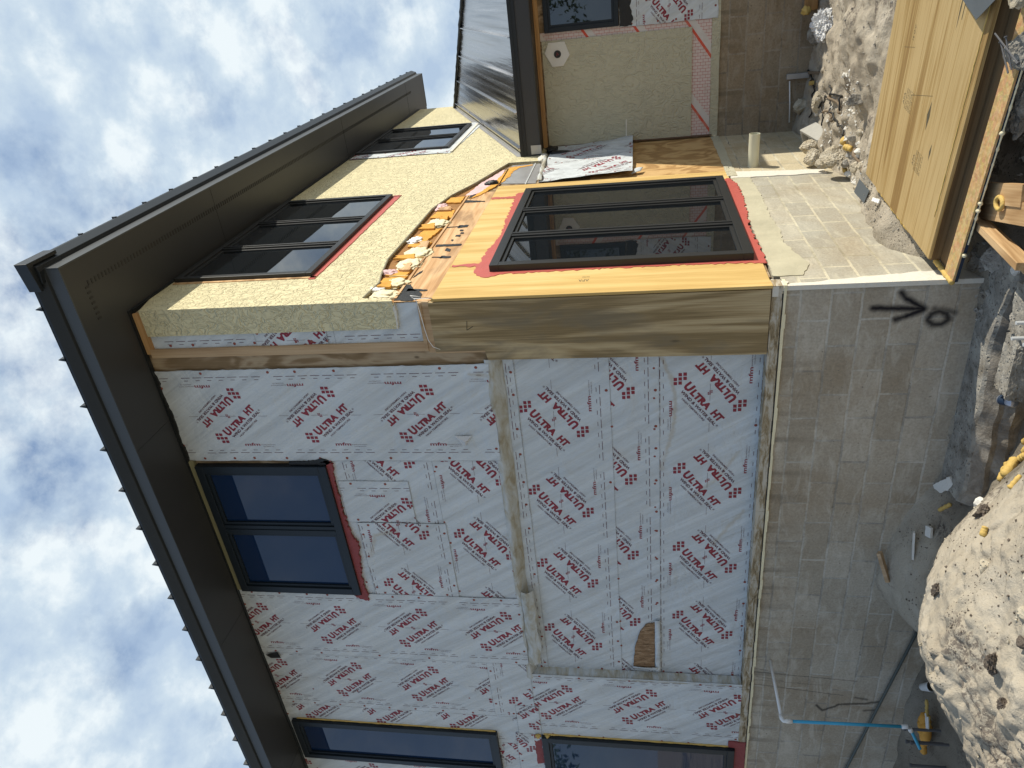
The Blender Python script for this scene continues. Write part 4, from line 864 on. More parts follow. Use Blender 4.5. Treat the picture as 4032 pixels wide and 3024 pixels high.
# ---- eaves and roof of the main block
ZS = 4.99
m_ = MB(); m_.add([(-9.6, -.533, ZS), (.583, -.533, ZS), (.583, 9.81, ZS), (-.05, 9.81, ZS), (-.05, .05, ZS), (-9.6, .05, ZS)], [(0, 1, 4, 5), (1, 2, 3, 4)])
m_.add([(x, y, z + .01) for x, y, z in [(-9.6, -.533, ZS), (.583, -.533, ZS), (.583, 9.81, ZS), (-.05, 9.81, ZS), (-.05, .05, ZS), (-9.6, .05, ZS)]], [(5, 4, 1, 0), (4, 3, 2, 1)])
m_.build('soffit', 'soffit', house)
m_ = MB()
for y in (1.62, 5.28, 8.6): m_.box(.0, .583, y, y + .002, ZS - .0015, ZS)
for x in (-1.0, -3.3, -5.6): m_.box(x, x + .002, -.533, 0, ZS - .0015, ZS)
m_.box(.0, .035, -.01, 9.25, ZS - .03, ZS); m_.box(-9.6, .035, -.05, -.012, ZS - .012, ZS - .001)
m_.build('soffit_joint', 'drip', house)
m_ = MB(); y = -.33
while y < 8.9: m_.box(.372, .412, y, y + .016, ZS - .003, ZS - .0005); y += .042
x = .36
while x > .08: m_.box(x, x + .016, -.37, -.33, ZS - .003, ZS - .0005); x -= .042
m_.build('soffit_vent', 'vent', house)
m_ = MB(); m_.box(-9.6, .585, -.545, -.533, ZS - .004, 5.10); m_.box(.583, .595, -.545, 9.82, ZS - .004, 5.10); m_.box(0, .595, 9.81, 9.822, ZS - .004, 5.25)
m_.build('fascia', 'fascia', house)
m_ = MB(); m_.prism([(-.60, 5.20), (-.60, 5.18), (-.565, 5.10), (-.54, 5.09), (-.50, 5.10), (-.5, 5.24)], 0, -9.6, .60)
m_.prism([(.655, 5.205), (.655, 5.185), (.625, 5.105), (.59, 5.095), (.5, 5.105), (.5, 5.245)], 1, -.60, 9.83)
m_.prism([(.45, -.625), (.668, -.655), (.668, -.35), (.64, -.35), (.64, -.60), (.45, -.60)], 2, 5.12, 5.222)
m_.build('drip_edge', 'drip', house, bevel=.003)
sl = .41
m_ = MB(); m_.add([(.655, -.60, 5.206), (.655, 9.83, 5.206), (-4.2, 5.0, 5.206 + sl * 4.8), (-9.6, -.6, 5.206), (-9.6, 5.0, 5.206 + sl * 4.8), (-9.6, 9.83, 5.206)], [(0, 1, 2), (0, 2, 4, 3), (1, 5, 4, 2)]); 
y = -.38
for i in range(24): m_.prism([(y - .012, 5.20), (y + .012, 5.20), (y + .003, 5.238), (y - .003, 5.238)], 0, .30, .662); y += .4335
x = .307
for i in range(23): m_.prism([(x - .014, 5.20), (x + .014, 5.20), (x + .003, 5.255), (x - .003, 5.255)], 1, -.607, -.28); x -= .4135
m_.build('roof', 'drip', house)

# ---- wing roof, fascia, beam
m_ = MB(); ze, yk = 2.40, 4.56; zr = lambda y: ze + .408 * (y - yk)
m_.add([(0.0, yk, ze), (4.36, yk, ze), (1.83, 7.1, zr(7.1)), (.027, 9.06, zr(9.06))], [(0, 1, 2, 3)])
m_.add([(4.36, yk, ze), (4.36, 13, ze), (0.0, 13, ze + .42 * 4.36), (.027, 9.06, zr(9.06)), (1.83, 7.1, zr(7.1))], [(0, 1, 2, 3, 4)])
m_.build('wing_roof', 'seam', house)
m_ = MB()
for x in (.13, .56, .99, 1.42, 1.85, 2.28, 2.71, 3.14, 3.57, 4.0):
    yt = 9.06 - (x - .027) * 1.087 if x < 1.83 else 7.1 - (x - 1.83) * 1.004
    yt = max(yt, yk + .05)
    for dx0, dx1, hh in ((-.020, .020, .008), (-.006, .006, .034)):
        v_ = [(x + dx, y, zr(y) + dz) for y in (yk - .012, yt) for dz in (0.0005, hh) for dx in (dx0, dx1)]
        m_.add(v_, [(0, 1, 3, 2), (4, 6, 7, 5), (0, 2, 6, 4), (1, 5, 7, 3), (2, 3, 7, 6)])
m_.build('roof_seam', 'seam', house)
m_ = MB(); P_ = []
for (x, y, dy_) in [(.03, yk, 0)]: pass
v_ = [(.029, yk, ze + .004), (.029, 9.06, zr(9.06) + .004), (.075, 9.02, zr(9.02) + .01), (.075, yk, ze + .01), (.029, yk, ze + .05), (.029, 9.06, zr(9.06) + .05)]
m_.add(v_, [(0, 1, 2, 3), (0, 1, 5, 4)]); m_.build('wall_flashing', 'flashm', house)
m_ = MB(); P1, P2 = Vector((.03, 9.06, zr(9.06) + .02)), Vector((1.83, 7.1, zr(7.1) + .02)); P3 = Vector((4.36, yk, ze + .02))
pts_ = [P1.lerp(P2, i / 30) + Vector((0, 0, .012 * mnoise.noise((i * .9, 0, 0)))) for i in range(31)] + [P2.lerp(P3, i / 30) for i in range(1, 31)]
m_.tube(pts_, .030, 6); m_.build('hip_cap', 'drip', house)
m_ = MB(); m_.box(0.03, 4.36, yk - .008, yk, 2.15, 2.385); m_.box(4.352, 4.36, yk, 13, 2.15, 2.385); m_.build('wing_fascia', 'soffit', house)
m_ = MB(); m_.box(0.03, 4.375, yk - .022, yk - .008, 2.315, 2.392); m_.box(0.03, 4.375, yk - .03, yk - .022, 2.36, 2.398); m_.build('wing_drip_edge', 'drip', house)
m_ = MB(); m_.box(.03, 4.35, yk, 4.995, 2.152, 2.158); m_.box(4.0, 4.35, 4.995, 13, 2.152, 2.158); m_.build('wing_soffit', 'soffit', house)
m_ = MB(); m_.box(.03, 4.35, yk, yk + .03, 2.142, 2.152); m_.build('wing_soffit_lip', 'fascia', house)
m_ = MB(); m_.box(.03, 3.98, 4.955, 5.0, 2.095, 2.150); m_.build('wall_beam', 'beam', house, bevel=.003)
m_ = MB(); m_.prism([(.05, yk - .02), (.16, yk - .02), (.10, yk + .01), (.05, yk + .01)], 2, 2.13, 2.26); m_.build('fascia_end_clip', 'flashm', house)
# wing wall skins
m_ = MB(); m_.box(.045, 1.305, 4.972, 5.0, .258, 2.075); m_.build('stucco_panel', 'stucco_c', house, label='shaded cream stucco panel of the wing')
m_ = MB(); m_.box(.028, 1.40, 4.992, 5.0, .03, .262); m_.box(1.305, 1.40, 4.992, 5.0, .262, 2.09); m_.build('printed_membrane', 'cells', house)
m_ = MB(); m_.box(.03, .045, 4.96, 5.0, .0, 2.09); m_.build('corner_bead', simple('rusty_bead', (.14, .09, .06), .9), house)
# hexagonal mounting pad with a round box
hexp = [(1.288, 1.905), (1.20, 2.03), (1.07, 2.035), (1.03, 1.90), (1.06, 1.77), (1.165, 1.735), (1.255, 1.79)]
hexp = [(1.165 + .0, 2.045), (1.288, 1.99), (1.285, 1.79), (1.13, 1.735), (1.012, 1.82), (1.01, 1.96)]
m_ = MB(); m_.prism(jag(hexp, .05, .004, 70), 1, 4.958, 4.975); m_.build('mounting_pad', 'styro', house)
m_ = MB(); m_.prism([(1.15 + .045 * math.cos(q / 16 * math.tau), 1.886 + .045 * math.sin(q / 16 * math.tau)) for q in range(16)], 1, 4.953, 4.959); m_.build('junction_hole', 'vent', house)
m_ = MB(); m_.tube([(1.13, 4.95, 1.90), (1.165, 4.947, 1.885)], .004, 5); m_.tube([(1.14, 4.95, 1.87), (1.17, 4.948, 1.895)], .004, 5); m_.build('junction_wire', 'redA', house)
m_ = MB(); m_.prism(jag([(.05, 1.062), (.31, 1.058), (.31, 1.070), (.05, 1.078)], .05, .002, 71), 1, 4.966, 4.973); m_.build('patched_crack', 'styro', house)
W((1.375, 3.2, -.035, 1.115), 'H', (1.56, .53), plane='C', depth=.016, jagged=.006)
m_ = MB(); m_.prism(jag([(1.385, 1.12), (1.385, .97), (1.45, .95), (1.6, .99), (1.9, .95), (2.2, 1.0), (3.1, .98), (3.1, 1.12)], .03, .014, 72), 1, 4.975, 4.985); m_.build('tar_smear', 'tar', house, label='black smear below the wing window')

# ------------------------------------------------------------------ loose things on the ground
def rock(label, loc, s_, mat='rock', seed=0, rot=(0, 0, 0), sink=.35, sub=5, amp=.30, cuts=7, name='rock', cat='rock', group=None, z=None, boxy=False):
    import bmesh
    r = random.Random(seed * 13 + 1); bm = bmesh.new(); bmesh.ops.create_icosphere(bm, subdivisions=sub, radius=1)
    planes = [(Vector((r.uniform(-1, 1), r.uniform(-1, 1), r.uniform(-.8, 1))).normalized(), r.uniform(.52, .85)) for _ in range(cuts)]
    if boxy: planes = [(Vector(q), .50) for q in ((1, .1, 0), (-1, .05, .1), (.1, 1, 0), (0, -1, .12), (0, .08, 1), (0, 0, -1))] + planes[:1]
    for v in bm.verts:
        p = v.co.copy()
        for n_, d in planes:
            e = p.dot(n_) - d
            if e > 0: p -= n_ * e
        p *= 1 + amp * .35 * mnoise.noise(p * 2.2 + Vector((seed, seed * 2, 0))) + amp * .30 * mnoise.noise(p * 6 + Vector((seed, 0, 3))) + amp * .22 * mnoise.noise(p * 14) + amp * .15 * mnoise.noise(p * 30)
        v.co = Vector((p.x * s_[0], p.y * s_[1], p.z * s_[2]))
    me = bpy.data.meshes.new(name); bm.to_mesh(me); bm.free(); me.materials.append(MAT[mat])
    o = bpy.data.objects.new(name, me); col.objects.link(o)
    o.location = (loc[0], loc[1], (gz(loc[0], loc[1]) if z is None else z) + s_[2] * (1 - 2 * sink) * .8); o.rotation_euler = rot
    return tag(o, label, cat, group)
G1 = 'rocks piled against the side wall'
rock('pale pitted rock wedged between hollow block and side wall', (.10, 3.60), (.085, .10, .095), 'rock', 1, z=-.93, group=G1)
rock('squarish pale rock resting below the hollow block', (.10, 3.20), (.085, .10, .095), 'rock', 2, z=-.875, group=G1)
rock('small pale stone wedged between two larger rocks', (.09, 2.96), (.05, .06, .055), 'rock', 3, z=-.91, group=G1)
rock('largest pale rock in front of the hollow block', (.21, 2.70), (.105, .115, .115), 'rock', 4, z=-.97, group=G1)
rock('brown faced stone standing alone on the trodden sand', (.80, 2.30), (.075, .075, .085), 'rockg', 5, rot=(0, .2, 0))
rock('rounded rock half buried by the wing foundation', (.32, 4.86), (.10, .09, .10), 'rock', 6)
rock('mossy grey rock against the wing foundation', (1.1, 4.82), (.11, .07, .12), 'rockg', 7)
rock('flat pale slab of rubble beyond the block', (.50, 4.0), (.11, .09, .06), 'rock', 8)
for i, (x, y, s_, lb, mt) in enumerate([(.13, 2.45, .055, 'grey chip beside the yellow foam pieces', 'rockg'), (.07, 2.28, .05, 'white broken chip close to the side wall', 'styro'), (.20, 2.30, .06, 'jagged pale chip next to the dry root', 'rock'), (.30, 2.42, .045, 'flat grey shard near the dark root', 'rockg'), (.08, 2.05, .045, 'white pebble where the sand slope meets the block', 'rock'), (.26, 2.12, .05, 'blocky pale chip under the plywood board corner', 'rock'), (.42, 2.5, .05, 'bluish grey stone by the yellow foam', 'rockg'), (.36, 2.20, .04, 'white chip on the far side of the dry root', 'styro'), (.16, 2.62, .05, 'small grey stone behind the largest pale rock', 'rockg'), (.5, 2.35, .045, 'cream stone at the far edge of the rubble', 'rock'), (.06, 2.6, .045, 'crumbled mortar chip at the foot of the side wall', 'styro')]):
    rock(lb, (x, y), (s_, s_ * .8, s_ * .9), mt, 20 + i, sub=3, group='rubble chips below the side wall', rot=(i, i * 2, i * 3))
rock('dark faced boulder at the edge of the boards', (1.20, -.20), (.27, .20, .14), 'rockg', 40, z=-1.30, sub=5)
rock('white topped boulder with a shaded underside', (1.80, -.45), (.22, .15, .15), 'rock', 41, z=-1.05, sub=5, cat='boulder')
rock('pale lump of concrete with nails on it', (1.47, -.42), (.12, .13, .07), 'concrete', 42, z=-1.08, cat='concrete lump')
rock('grey veined stone in the shade under the boards', (.19, -.08), (.12, .10, .08), 'rockg', 43, z=-1.33)
rock('split grey stone close to the house corner under the boards', (.09, .12), (.09, .08, .07), 'rockg', 44, z=-1.33)
rock('large dark broken concrete lump by the house corner', (.05, -.64), (.34, .26, .26), 'concrete', 45, z=-1.46, sub=6, cat='concrete lump', cuts=5, amp=.14, boxy=True, rot=(0, 0, .15))
rock('sun-edged concrete chunk beside the broken footing', (-.33, -.60), (.40, .22, .27), 'concrete', 47, z=-1.48, sub=6, cat='concrete lump', cuts=5, amp=.14, boxy=True, rot=(0, .08, .22))
rock('fist sized rubble piece between footing and dark lump', (-.12, -.36), (.07, .06, .05), 'rockg', 61, z=-1.42)
rock('flat flake of rubble lying by the corner parging', (.10, -.22), (.08, .05, .03), 'rockg', 62, z=-1.36)
rock('small pale crumb of concrete below the corner', (.20, -.34), (.04, .03, .03), 'styro', 63, z=-1.34)
rock('white chip in the sun beside the shaded footing', (-1.24, -.80), (.06, .035, .035), 'styro', 47, sub=3)
rock('flat cream stone lying on the spoil heap', (-1.0, -1.64), (.065, .03, .03), 'rock', 48, rot=(0, 0, .6), sub=3)
rock('dark clod near the bright rim of the heap', (-.93, -2.22), (.035, .03, .03), 'rockd', 49, sub=3)
rock('dark clod in the middle of the heap', (-1.20, -2.12), (.06, .05, .03), 'rockd', 50, sub=4, amp=.8)
rock('crumbly dark clod lower on the heap', (-1.30, -2.28), (.045, .035, .025), 'rockd', 51, sub=4, amp=.8)
rock('blackish clod by the heap crest', (-1.40, -1.42), (.06, .045, .03), 'rockd', 52, sub=4, amp=.8)
rock('big dark soil clod at the shadow line', (-1.10, -1.05), (.08, .06, .05), 'rockd', 53, sub=4, amp=.8)
rock('white limestone nub at the heap edge', (-.86, -2.12), (.05, .04, .03), 'rock', 54, sub=3)
# hollow concrete block, tipped
_L = Vector((.044, .376, .116)).normalized(); _D = Vector((.066, .046, -.175)); _D = (_D - _L * _D.dot(_L)).normalized(); _W = _L.cross(_D)
_W = _W if _W.x < 0 else -_W
blk = bpy.data.objects.new('concrete_block', None); col.objects.link(blk)
blk.matrix_world = Matrix(((_W.x, _L.x, _D.x, .189), (_W.y, _L.y, _D.y, 3.55), (_W.z, _L.z, _D.z, -.97), (0, 0, 0, 1)))
tag(blk, 'hollow grey concrete block standing tilted in the sand by the side wall', 'block')
m_ = MB(); a_, b_, c_, t_ = .19, .395, .19, .028
m_.box(0, t_, 0, b_, 0, c_); m_.box(a_ - t_, a_, 0, b_, 0, c_); m_.box(t_, a_ - t_, 0, t_, 0, c_); m_.box(t_, a_ - t_, b_ - t_, b_, 0, c_); m_.box(t_, a_ - t_, b_ / 2 - .013, b_ / 2 + .013, 0, c_)
m_.build('shell', 'cblock', blk, bevel=.004)

# plywood and chip board panels leaning over the trench
u = Vector((.963, -.268, .035)).normalized(); v = Vector((.27, .955, .13)).normalized(); v = (v - u * v.dot(u)).normalized(); w_ = u.cross(v)
def oriented(name, origin, label, cat):
    o = bpy.data.objects.new(name, None); col.objects.link(o)
    o.matrix_world = Matrix(((u.x, v.x, w_.x, origin[0]), (u.y, v.y, w_.y, origin[1]), (u.z, v.z, w_.z, origin[2]), (0, 0, 0, 1)))
    return tag(o, label, cat)
bd = oriented('plywood_board', (.11, .13, -1.0), 'yellow stamped plywood board lying over the trench', 'board')
m_ = MB(); m_.box(0, 2.44, 0, 1.17, -.022, 0); m_.build('sheet', 'board', bd, bevel=.002)
def bmk(nm, body, x, y, wd, h, a):
    mb = MB()
    for t in rot2(fit_text(body, 0, wd, 0, h, 0.0, .72), a, x, y): mb.add([(p[0], p[1], .0006) for p in t], [(0, 1, 2)])
    return mb.build(nm, 'stamp', bd)
for i, (x, y) in enumerate(((.42, .42), (.72, .72))):
    for j, tx in enumerate(('APA', 'RATED SHEATHING', '32/16 15/32', 'SIZED FOR SPACING', 'EXPOSURE 1', 'PS 1-09 C-D')):
        bmk('grade_stamp', tx, x + (0 if j else .02), y + .06 - j * .022, .14 if j else .08, .022 if j == 0 else .012, 0)
bmk('grade_stamp', '16 O.C.', 1.15, .82, .10, .022, 0)
m_ = MB()
for (x, y, l, a) in ((1.12, .78, .16, 1.9), (.95, .42, .30, 1.95), (1.45, .3, .22, .02)):
    m_.add([(x, y, .0007), (x + l * math.cos(a), y + l * math.sin(a), .0007), (x + l * math.cos(a), y + l * math.sin(a) + .006, .0007), (x, y + .006, .0007)], [(0, 1, 2, 3)])
for (x, y, l, h) in ((.82, .42, .20, .022), (.63, .30, .12, .012), (1.5, .34, .25, .008)):
    m_.add([(x + l * (q / 12 * 2 - 1) / 2, y + (h * (1 - abs(q / 12 * 2 - 1)) ** 1.2) * (1 if s_ else -.6), .0009) for s_ in (0, 1) for q in range(13)][:13] + [(x + l * ((12 - q) / 12 * 2 - 1) / 2, y + h * (1 - abs((12 - q) / 12 * 2 - 1)) ** 1.2, .0009) for q in range(13)], [tuple(range(26))])
m_.build('scratch_mark', 'stamp', bd)
m_ = MB(); m_.tube([(-.004 + .012 * mnoise.noise((i * .7, 0, 0)), .35 + .60 * i / 30, -.024 + .008 * mnoise.noise((i * .5, 2, 0))) for i in range(31)], [.022 + .012 * mnoise.noise((i * .9, 4, 0)) for i in range(31)], 8); m_.build('foam_bead', 'foamY', bd, smooth=True)
m_ = MB(); m_.tube([(.3 + 1.9 * i / 60, .055 + .006 * mnoise.noise((i * .7, 0, 0)), .001) for i in range(61)], [.0025 + .006 * abs(mnoise.noise((i * .6, 4, 0))) for i in range(61)], 6); m_.build('foam_bead', 'foamY', bd, smooth=True, label='thin bead of dried foam along the near edge')
o2 = Vector((.11, .13, -1.0)) + v * -.215 + w_ * -.075 + u * -.05
ob = oriented('chip_board', o2, 'thick chip board panel with foam edge under the plywood board', 'board')
m_ = MB(); m_.box(0, 2.44, 0, .118, -.014, 0); m_.build('sheet', 'osb', ob)
m_ = MB(); m_.box(0.004, 2.44, .1185, 1.14, -.031, -.020); m_.build('spacer', 'shadeply', ob); m_ = MB(); m_.box(.02, 2.40, .235, .275, -.018, .050); m_.build('spacer', 'shadeply', ob)
m_ = MB(); m_.box(0, 2.44, -.003, .1175, -.034, -.0145); m_.build('membrane', 'navy', ob)
m_ = MB(); m_.tube([(.3 + 1.9 * i / 120, -.010, -.022) for i in range(121)], [.0045 + .012 * max(0, mnoise.noise((i * .45, 4, 0))) for i in range(121)], 6); m_.tube([(-.006, -.0 + .25 * i / 16, -.002 + .008 * mnoise.noise((i * .7, 2, 0))) for i in range(17)], [.018 + .012 * mnoise.noise((i * .8, 1, 0)) for i in range(17)], 8, 1); m_.build('foam_bead', ['foamC', 'foamY'], ob, smooth=True)
for k_, (x_,) in enumerate(((.22,), (.55,), (.60,), (1.05,))):
    lump('foam_drop', (x_, -.012, -.018), (.015, .015, .015), 'foamC', k_, parent=ob, sub=2, amp=.2)
# planks in the hole
def plank(label, a, b, wd, th, mat='stud', name='plank', roll=0.0):
    a, b = Vector(a), Vector(b); L_ = (b - a).length; X_ = (b - a).normalized(); Y_ = Vector((0, 0, 1)).cross(X_).normalized(); Z_ = X_.cross(Y_)
    Y2 = Y_ * math.cos(roll) + Z_ * math.sin(roll); Z2 = X_.cross(Y2)
    o = empty(name); o.matrix_world = Matrix(((X_.x, Y2.x, Z2.x, a.x), (X_.y, Y2.y, Z2.y, a.y), (X_.z, Y2.z, Z2.z, a.z), (0, 0, 0, 1)))
    m_ = MB(); m_.box(0, L_, -wd / 2, wd / 2, -th / 2, th / 2)
    bpy.data.objects.remove(o)
    o = m_.build(name, mat, None, bevel=.003); o.matrix_world = Matrix(((X_.x, Y2.x, Z2.x, a.x), (X_.y, Y2.y, Z2.y, a.y), (X_.z, Y2.z, Z2.z, a.z), (0, 0, 0, 1)))
    return tag(o, label, 'plank', 'planks lying in the trench')
MAT['plankm'] = wood('plank_timber', ((0.34, 0.20, 0.09), (0.50, 0.33, 0.17), (0.62, 0.45, 0.26)), 'x', 9, .4, across=5)
plank('brown plank nearest the chip board, half in shade', (.50, .35, -1.24), (.74, -.62, -1.15), .125, .04, 'plankm')
plank('pale plank carrying a ring of dried foam', (.40, .33, -1.26), (.665, -.72, -1.15), .125, .04, 'plankm')
plank('sunlit squared timber crossing diagonally over the hole', (.40, .20, -1.22), (.45, -.92, -1.08), .045, .07, 'plankm')
plank('lowest plank slanting beneath the squared timber', (.33, .10, -1.30), (.36, -.88, -1.20), .11, .035, 'plankm', roll=.3)
m_ = MB(); m_.tube([(.625 + .035 * math.cos(q / 14 * math.tau), -.36 + .045 * math.sin(q / 14 * math.tau), -1.145) for q in range(15)], [.013 + .005 * mnoise.noise((q, 0, 0)) for q in range(15)], 8)
fo = m_.build('foam_piece', 'foamY', None, smooth=True); tag(fo, 'ring of dried yellow foam stuck on the pale plank', 'foam')
# grey sheet metal scrap over the far corner of the board
m_ = MB(); m_.add([(1.60, -.20, -.90), (1.72, -.42, -.90), (1.95, .0, -.88), (1.70, .02, -.885)], [(0, 1, 2, 3)]); o = m_.build('metal_scrap', 'slate', None); o.modifiers.new('s', 'SOLIDIFY').thickness = .003; tag(o, 'dark grey sheet metal scrap across the board end', 'metal scrap')
for i, (a, b) in enumerate((((1.36, -.50, -.985), (1.50, -.39, -.965)), ((1.38, -.53, -.985), (1.53, -.45, -.96)), ((1.54, -.35, -.945), (1.42, -.61, -.975)))):
    m_ = MB(); m_.tube([a, b], .0045, 6); d_ = (Vector(b) - Vector(a)).normalized(); m_.tube([Vector(b) - d_ * .002, Vector(b) + d_ * .003], .010, 8); o = m_.build('nail', 'rebar', None); tag(o, ['long nail lowest on the concrete lump', 'long nail in the middle of the three on the lump', 'long nail lying across the other two'][i], 'nail', 'nails on the concrete lump')
# steel rods standing in the trench
for i, (x, y, z, lb) in enumerate(((.085, -.846, -1.15, 'galvanised rod stub nearest the house corner'), (.076, -.92, -1.17, 'short galvanised rod stub between two taller ones'), (-.014, -.842, -1.15, 'galvanised rod stub rising highest from the concrete lump'), (-.007, -.935, -1.17, 'galvanised rod stub set apart near the lump edge'))):
    m_ = MB(); m_.tube([(x, y, z), (x + .005, y - .01, z - .30)], .011, 12); o = m_.build('steel_rod', 'steel', None, smooth=True); o.modifiers.new('e', 'EDGE_SPLIT'); tag(o, lb, 'rod', 'galvanised rods by the house corner')
for i, (x, y, z0_, z1_, lb) in enumerate(((-3.95, -.50, -1.26, -1.55, 'dull rod closest to the blue pipe'), (-4.02, -.58, -1.30, -1.6, 'dull rod second from the blue pipe'), (-4.12, -.5, -1.30, -1.6, 'dull rod third from the blue pipe, leaning on the footing'), (-4.30, -.6, -1.33, -1.62, 'dull rod beside the dark trench edge'), (-4.42, -.62, -1.35, -1.62, 'dull rod outermost from the blue pipe'))):
    m_ = MB(); m_.tube([(x, y, z0_), (x, y, z1_)], .012, 10); m_.tube([(x, y, z0_ + .004), (x, y, z0_ - .012)], .017, 8); o = m_.build('anchor_rod', 'rebar', None, smooth=False); tag(o, lb, 'rod', 'dull rods in the trench')
# water pipe: out of the wall, elbow, blue riser, elbow, blue tail
wp = empty('water_pipe', (-3.764, 0, -.217)); tag(wp, 'white and blue water pipe dropping from the block wall', 'pipe')
def lp(*P_): return [tuple(Vector(p) - Vector((-3.764, 0, -.217))) for p in P_]
m_ = MB(); m_.tube(lp((-3.764, .03, -.215), (-3.764, -.59, -.215)), .0135, 14); m_.build('white_pipe', 'white', wp, smooth=True)
m_ = MB(); m_.tube(lp((-3.764, -.575, -.215), (-3.764, -.61, -.217), (-3.764, -.628, -.23), (-3.764, -.632, -.25), (-3.764, -.63, -.30)), .0185, 14); m_.build('elbow', 'white', wp, smooth=True)
m_ = MB(); m_.tube(lp((-3.764, -.63, -.28), (-3.745, -.63, -1.21)), .0135, 14); m_.build('blue_pipe', 'blue', wp, smooth=True)
m_ = MB(); m_.tube(lp((-3.748, -.63, -1.17), (-3.742, -.63, -1.215), (-3.76, -.63, -1.235), (-3.80, -.63, -1.252)), .0185, 14); m_.build('elbow', 'white', wp, smooth=True)
m_ = MB(); m_.tube(lp((-3.785, -.63, -1.25), (-4.02, -.63, -1.355)), .0135, 14, cap=False); m_.build('blue_pipe', 'blue', wp, smooth=True, label='short slanting blue tail below the lower elbow')
# dark conduit leaning along the wall, and a second that drops into the trench
m_ = MB(); m_.tube([(-3.28, -.03, -1.40), (-4.3, -.03, -1.215), (-5.3, -.03, -1.035), (-6.4, -.03, -.84)], .0135, 8); o = m_.build('conduit', 'conduit', None, smooth=True); tag(o, 'long straight dark conduit slanting up along the block wall', 'conduit')
m_ = MB(); m_.tube([(-3.30, -.05, -1.42), (-3.34, -.16, -1.46), (-3.37, -.24, -1.46), (-3.45, -.40, -1.47), (-3.5, -.55, -1.50), (-3.55, -.75, -1.52)], .012, 8); o = m_.build('conduit', 'conduit', None, smooth=True); tag(o, 'short curved dark conduit drooping into the trench', 'conduit')
# paper cup, upside down in the trench
cup = empty('paper_cup', (-3.80, -.17, -1.555), (math.radians(68), 0, math.radians(-125))); tag(cup, 'white paper cup with blue lettering lying in the trench', 'cup')
m_ = MB(); seg = 28; L0 = []
for (z, r_) in ((0, .043), (.004, .045), (.006, .043), (.115, .030), (.115, .027), (.108, .027)): L0 += [(r_ * math.cos(q / seg * math.tau), r_ * math.sin(q / seg * math.tau), z) for q in range(seg)]
m_.add(L0, [(i * seg + q, i * seg + (q + 1) % seg, (i + 1) * seg + (q + 1) % seg, (i + 1) * seg + q) for i in range(5) for q in range(seg)] + [tuple(5 * seg + q for q in range(seg))]); m_.build('cup_body', 'white', cup, smooth=True)
# lettering wrapped on the cup
m_ = MB()
for tri in fit_text('CertainTeed', -.030, .030, .035, .011, 0.01, .72) + fit_text('SAINT-GOBAIN', -.018, .018, .055, .004, 0, .72) + fit_text('Building', -.016, .016, .064, .004, 0, .72):
    for sgn in (0,):
        q_ = []
        for p in tri:
            r_ = .0433 - (p[1] / .115) * .013 + .0004; an = p[0] / r_ + math.radians(-90); q_.append((r_ * math.cos(an), r_ * math.sin(an), p[1]))
        m_.add(q_, [(0, 1, 2)])
m_.build('lettering', 'print', cup)
# drink can
can = empty('drink_can', (-.60, -.56, -1.36), (math.radians(70), 0, math.radians(200))); tag(can, 'silver and navy drink can lying beside the broken footing', 'can')
m_ = MB(); m_.tube([(0, 0, -.06), (0, 0, -.052), (0, 0, .05), (0, 0, .062)], [.026, .033, .033, .025], 20); m_.build('can_body', 'can', can, smooth=True)
m_ = MB(); m_.tube([(0, 0, -.01), (0, 0, .045)], .0335, 20, cap=False); m_.build('can_label', 'navy', can, smooth=True)
# foam sticks and blobs
def foamthing(label, parts_, mat='foamY'):
    mb = MB()
    for (a, b, r_) in parts_:
        a, b = Vector(a), Vector(b); k_ = 12
        mb.tube([a.lerp(b, i / k_) + Vector((0, 0, .006 * mnoise.noise((i, a.x * 9, 0)))) for i in range(k_ + 1)], [max(.004, r_ * (1 + .5 * mnoise.noise((i * .9, b.x * 9, a.y * 9))) * (0.55 if i in (0, k_) else 1)) for i in range(k_ + 1)], 8)
    return tag(mb.build('foam_piece', mat, None, smooth=True), label, 'foam')
def gg(x, y, d=.015): return (x, y, gz(x, y) + d)
foamthing('pair of long yellow foam sticks beside the broken footing', [(gg(-.72, -.50, .03), gg(-1.0, -.46, .03), .017), (gg(-.80, -.54, .03), gg(-1.04, -.51, .03), .018), (gg(-1.02, -.55, .02), gg(-1.08, -.52, .02), .022)])
foamthing('stubby twisted foam piece further along the footing', [(gg(-1.10, -.48, .02), gg(-1.16, -.60, .02), .030), (gg(-1.15, -.46, .03), gg(-1.23, -.56, .03), .022)])
foamthing('small orange foam crumb at the shadow edge', [(gg(-.86, -.66), gg(-.91, -.66), .020)])
foamthing('little cream foam plug on the sunlit sand', [(gg(-.78, -1.10), gg(-.85, -1.14), .017)])
foamthing('bright yellow foam nugget on the spoil heap', [(gg(-.90, -1.42), gg(-.95, -1.45), .018)])
foamthing('double yellow foam lump beside the rubble', [(gg(.36, 2.78, .03), gg(.34, 2.68, .03), .030), (gg(.31, 2.66, .03), gg(.30, 2.57, .03), .028)])
foamthing('tiny yellow foam bit among the rubble', [(gg(.10, 2.70, .05), gg(.08, 2.62, .05), .020)])
foamthing('yellow foam scrap on the sand under the white chip', [(gg(-1.72, -.20, .01), gg(-1.80, -.18, .01), .016)])
foamthing('ochre foam clump in the deep trench below the cup', [((-4.0, -.30, -1.50), (-4.22, -.34, -1.50), .045), ((-4.05, -.36, -1.50), (-4.3, -.38, -1.52), .038), ((-4.2, -.33, -1.50), (-4.42, -.40, -1.52), .028)], 'foamO')
foamthing('thin foam strand between cup and ochre clump', [((-3.86, -.26, -1.50), (-4.0, -.33, -1.5), .014), ((-3.95, -.36, -1.5), (-4.08, -.42, -1.5), .014)])
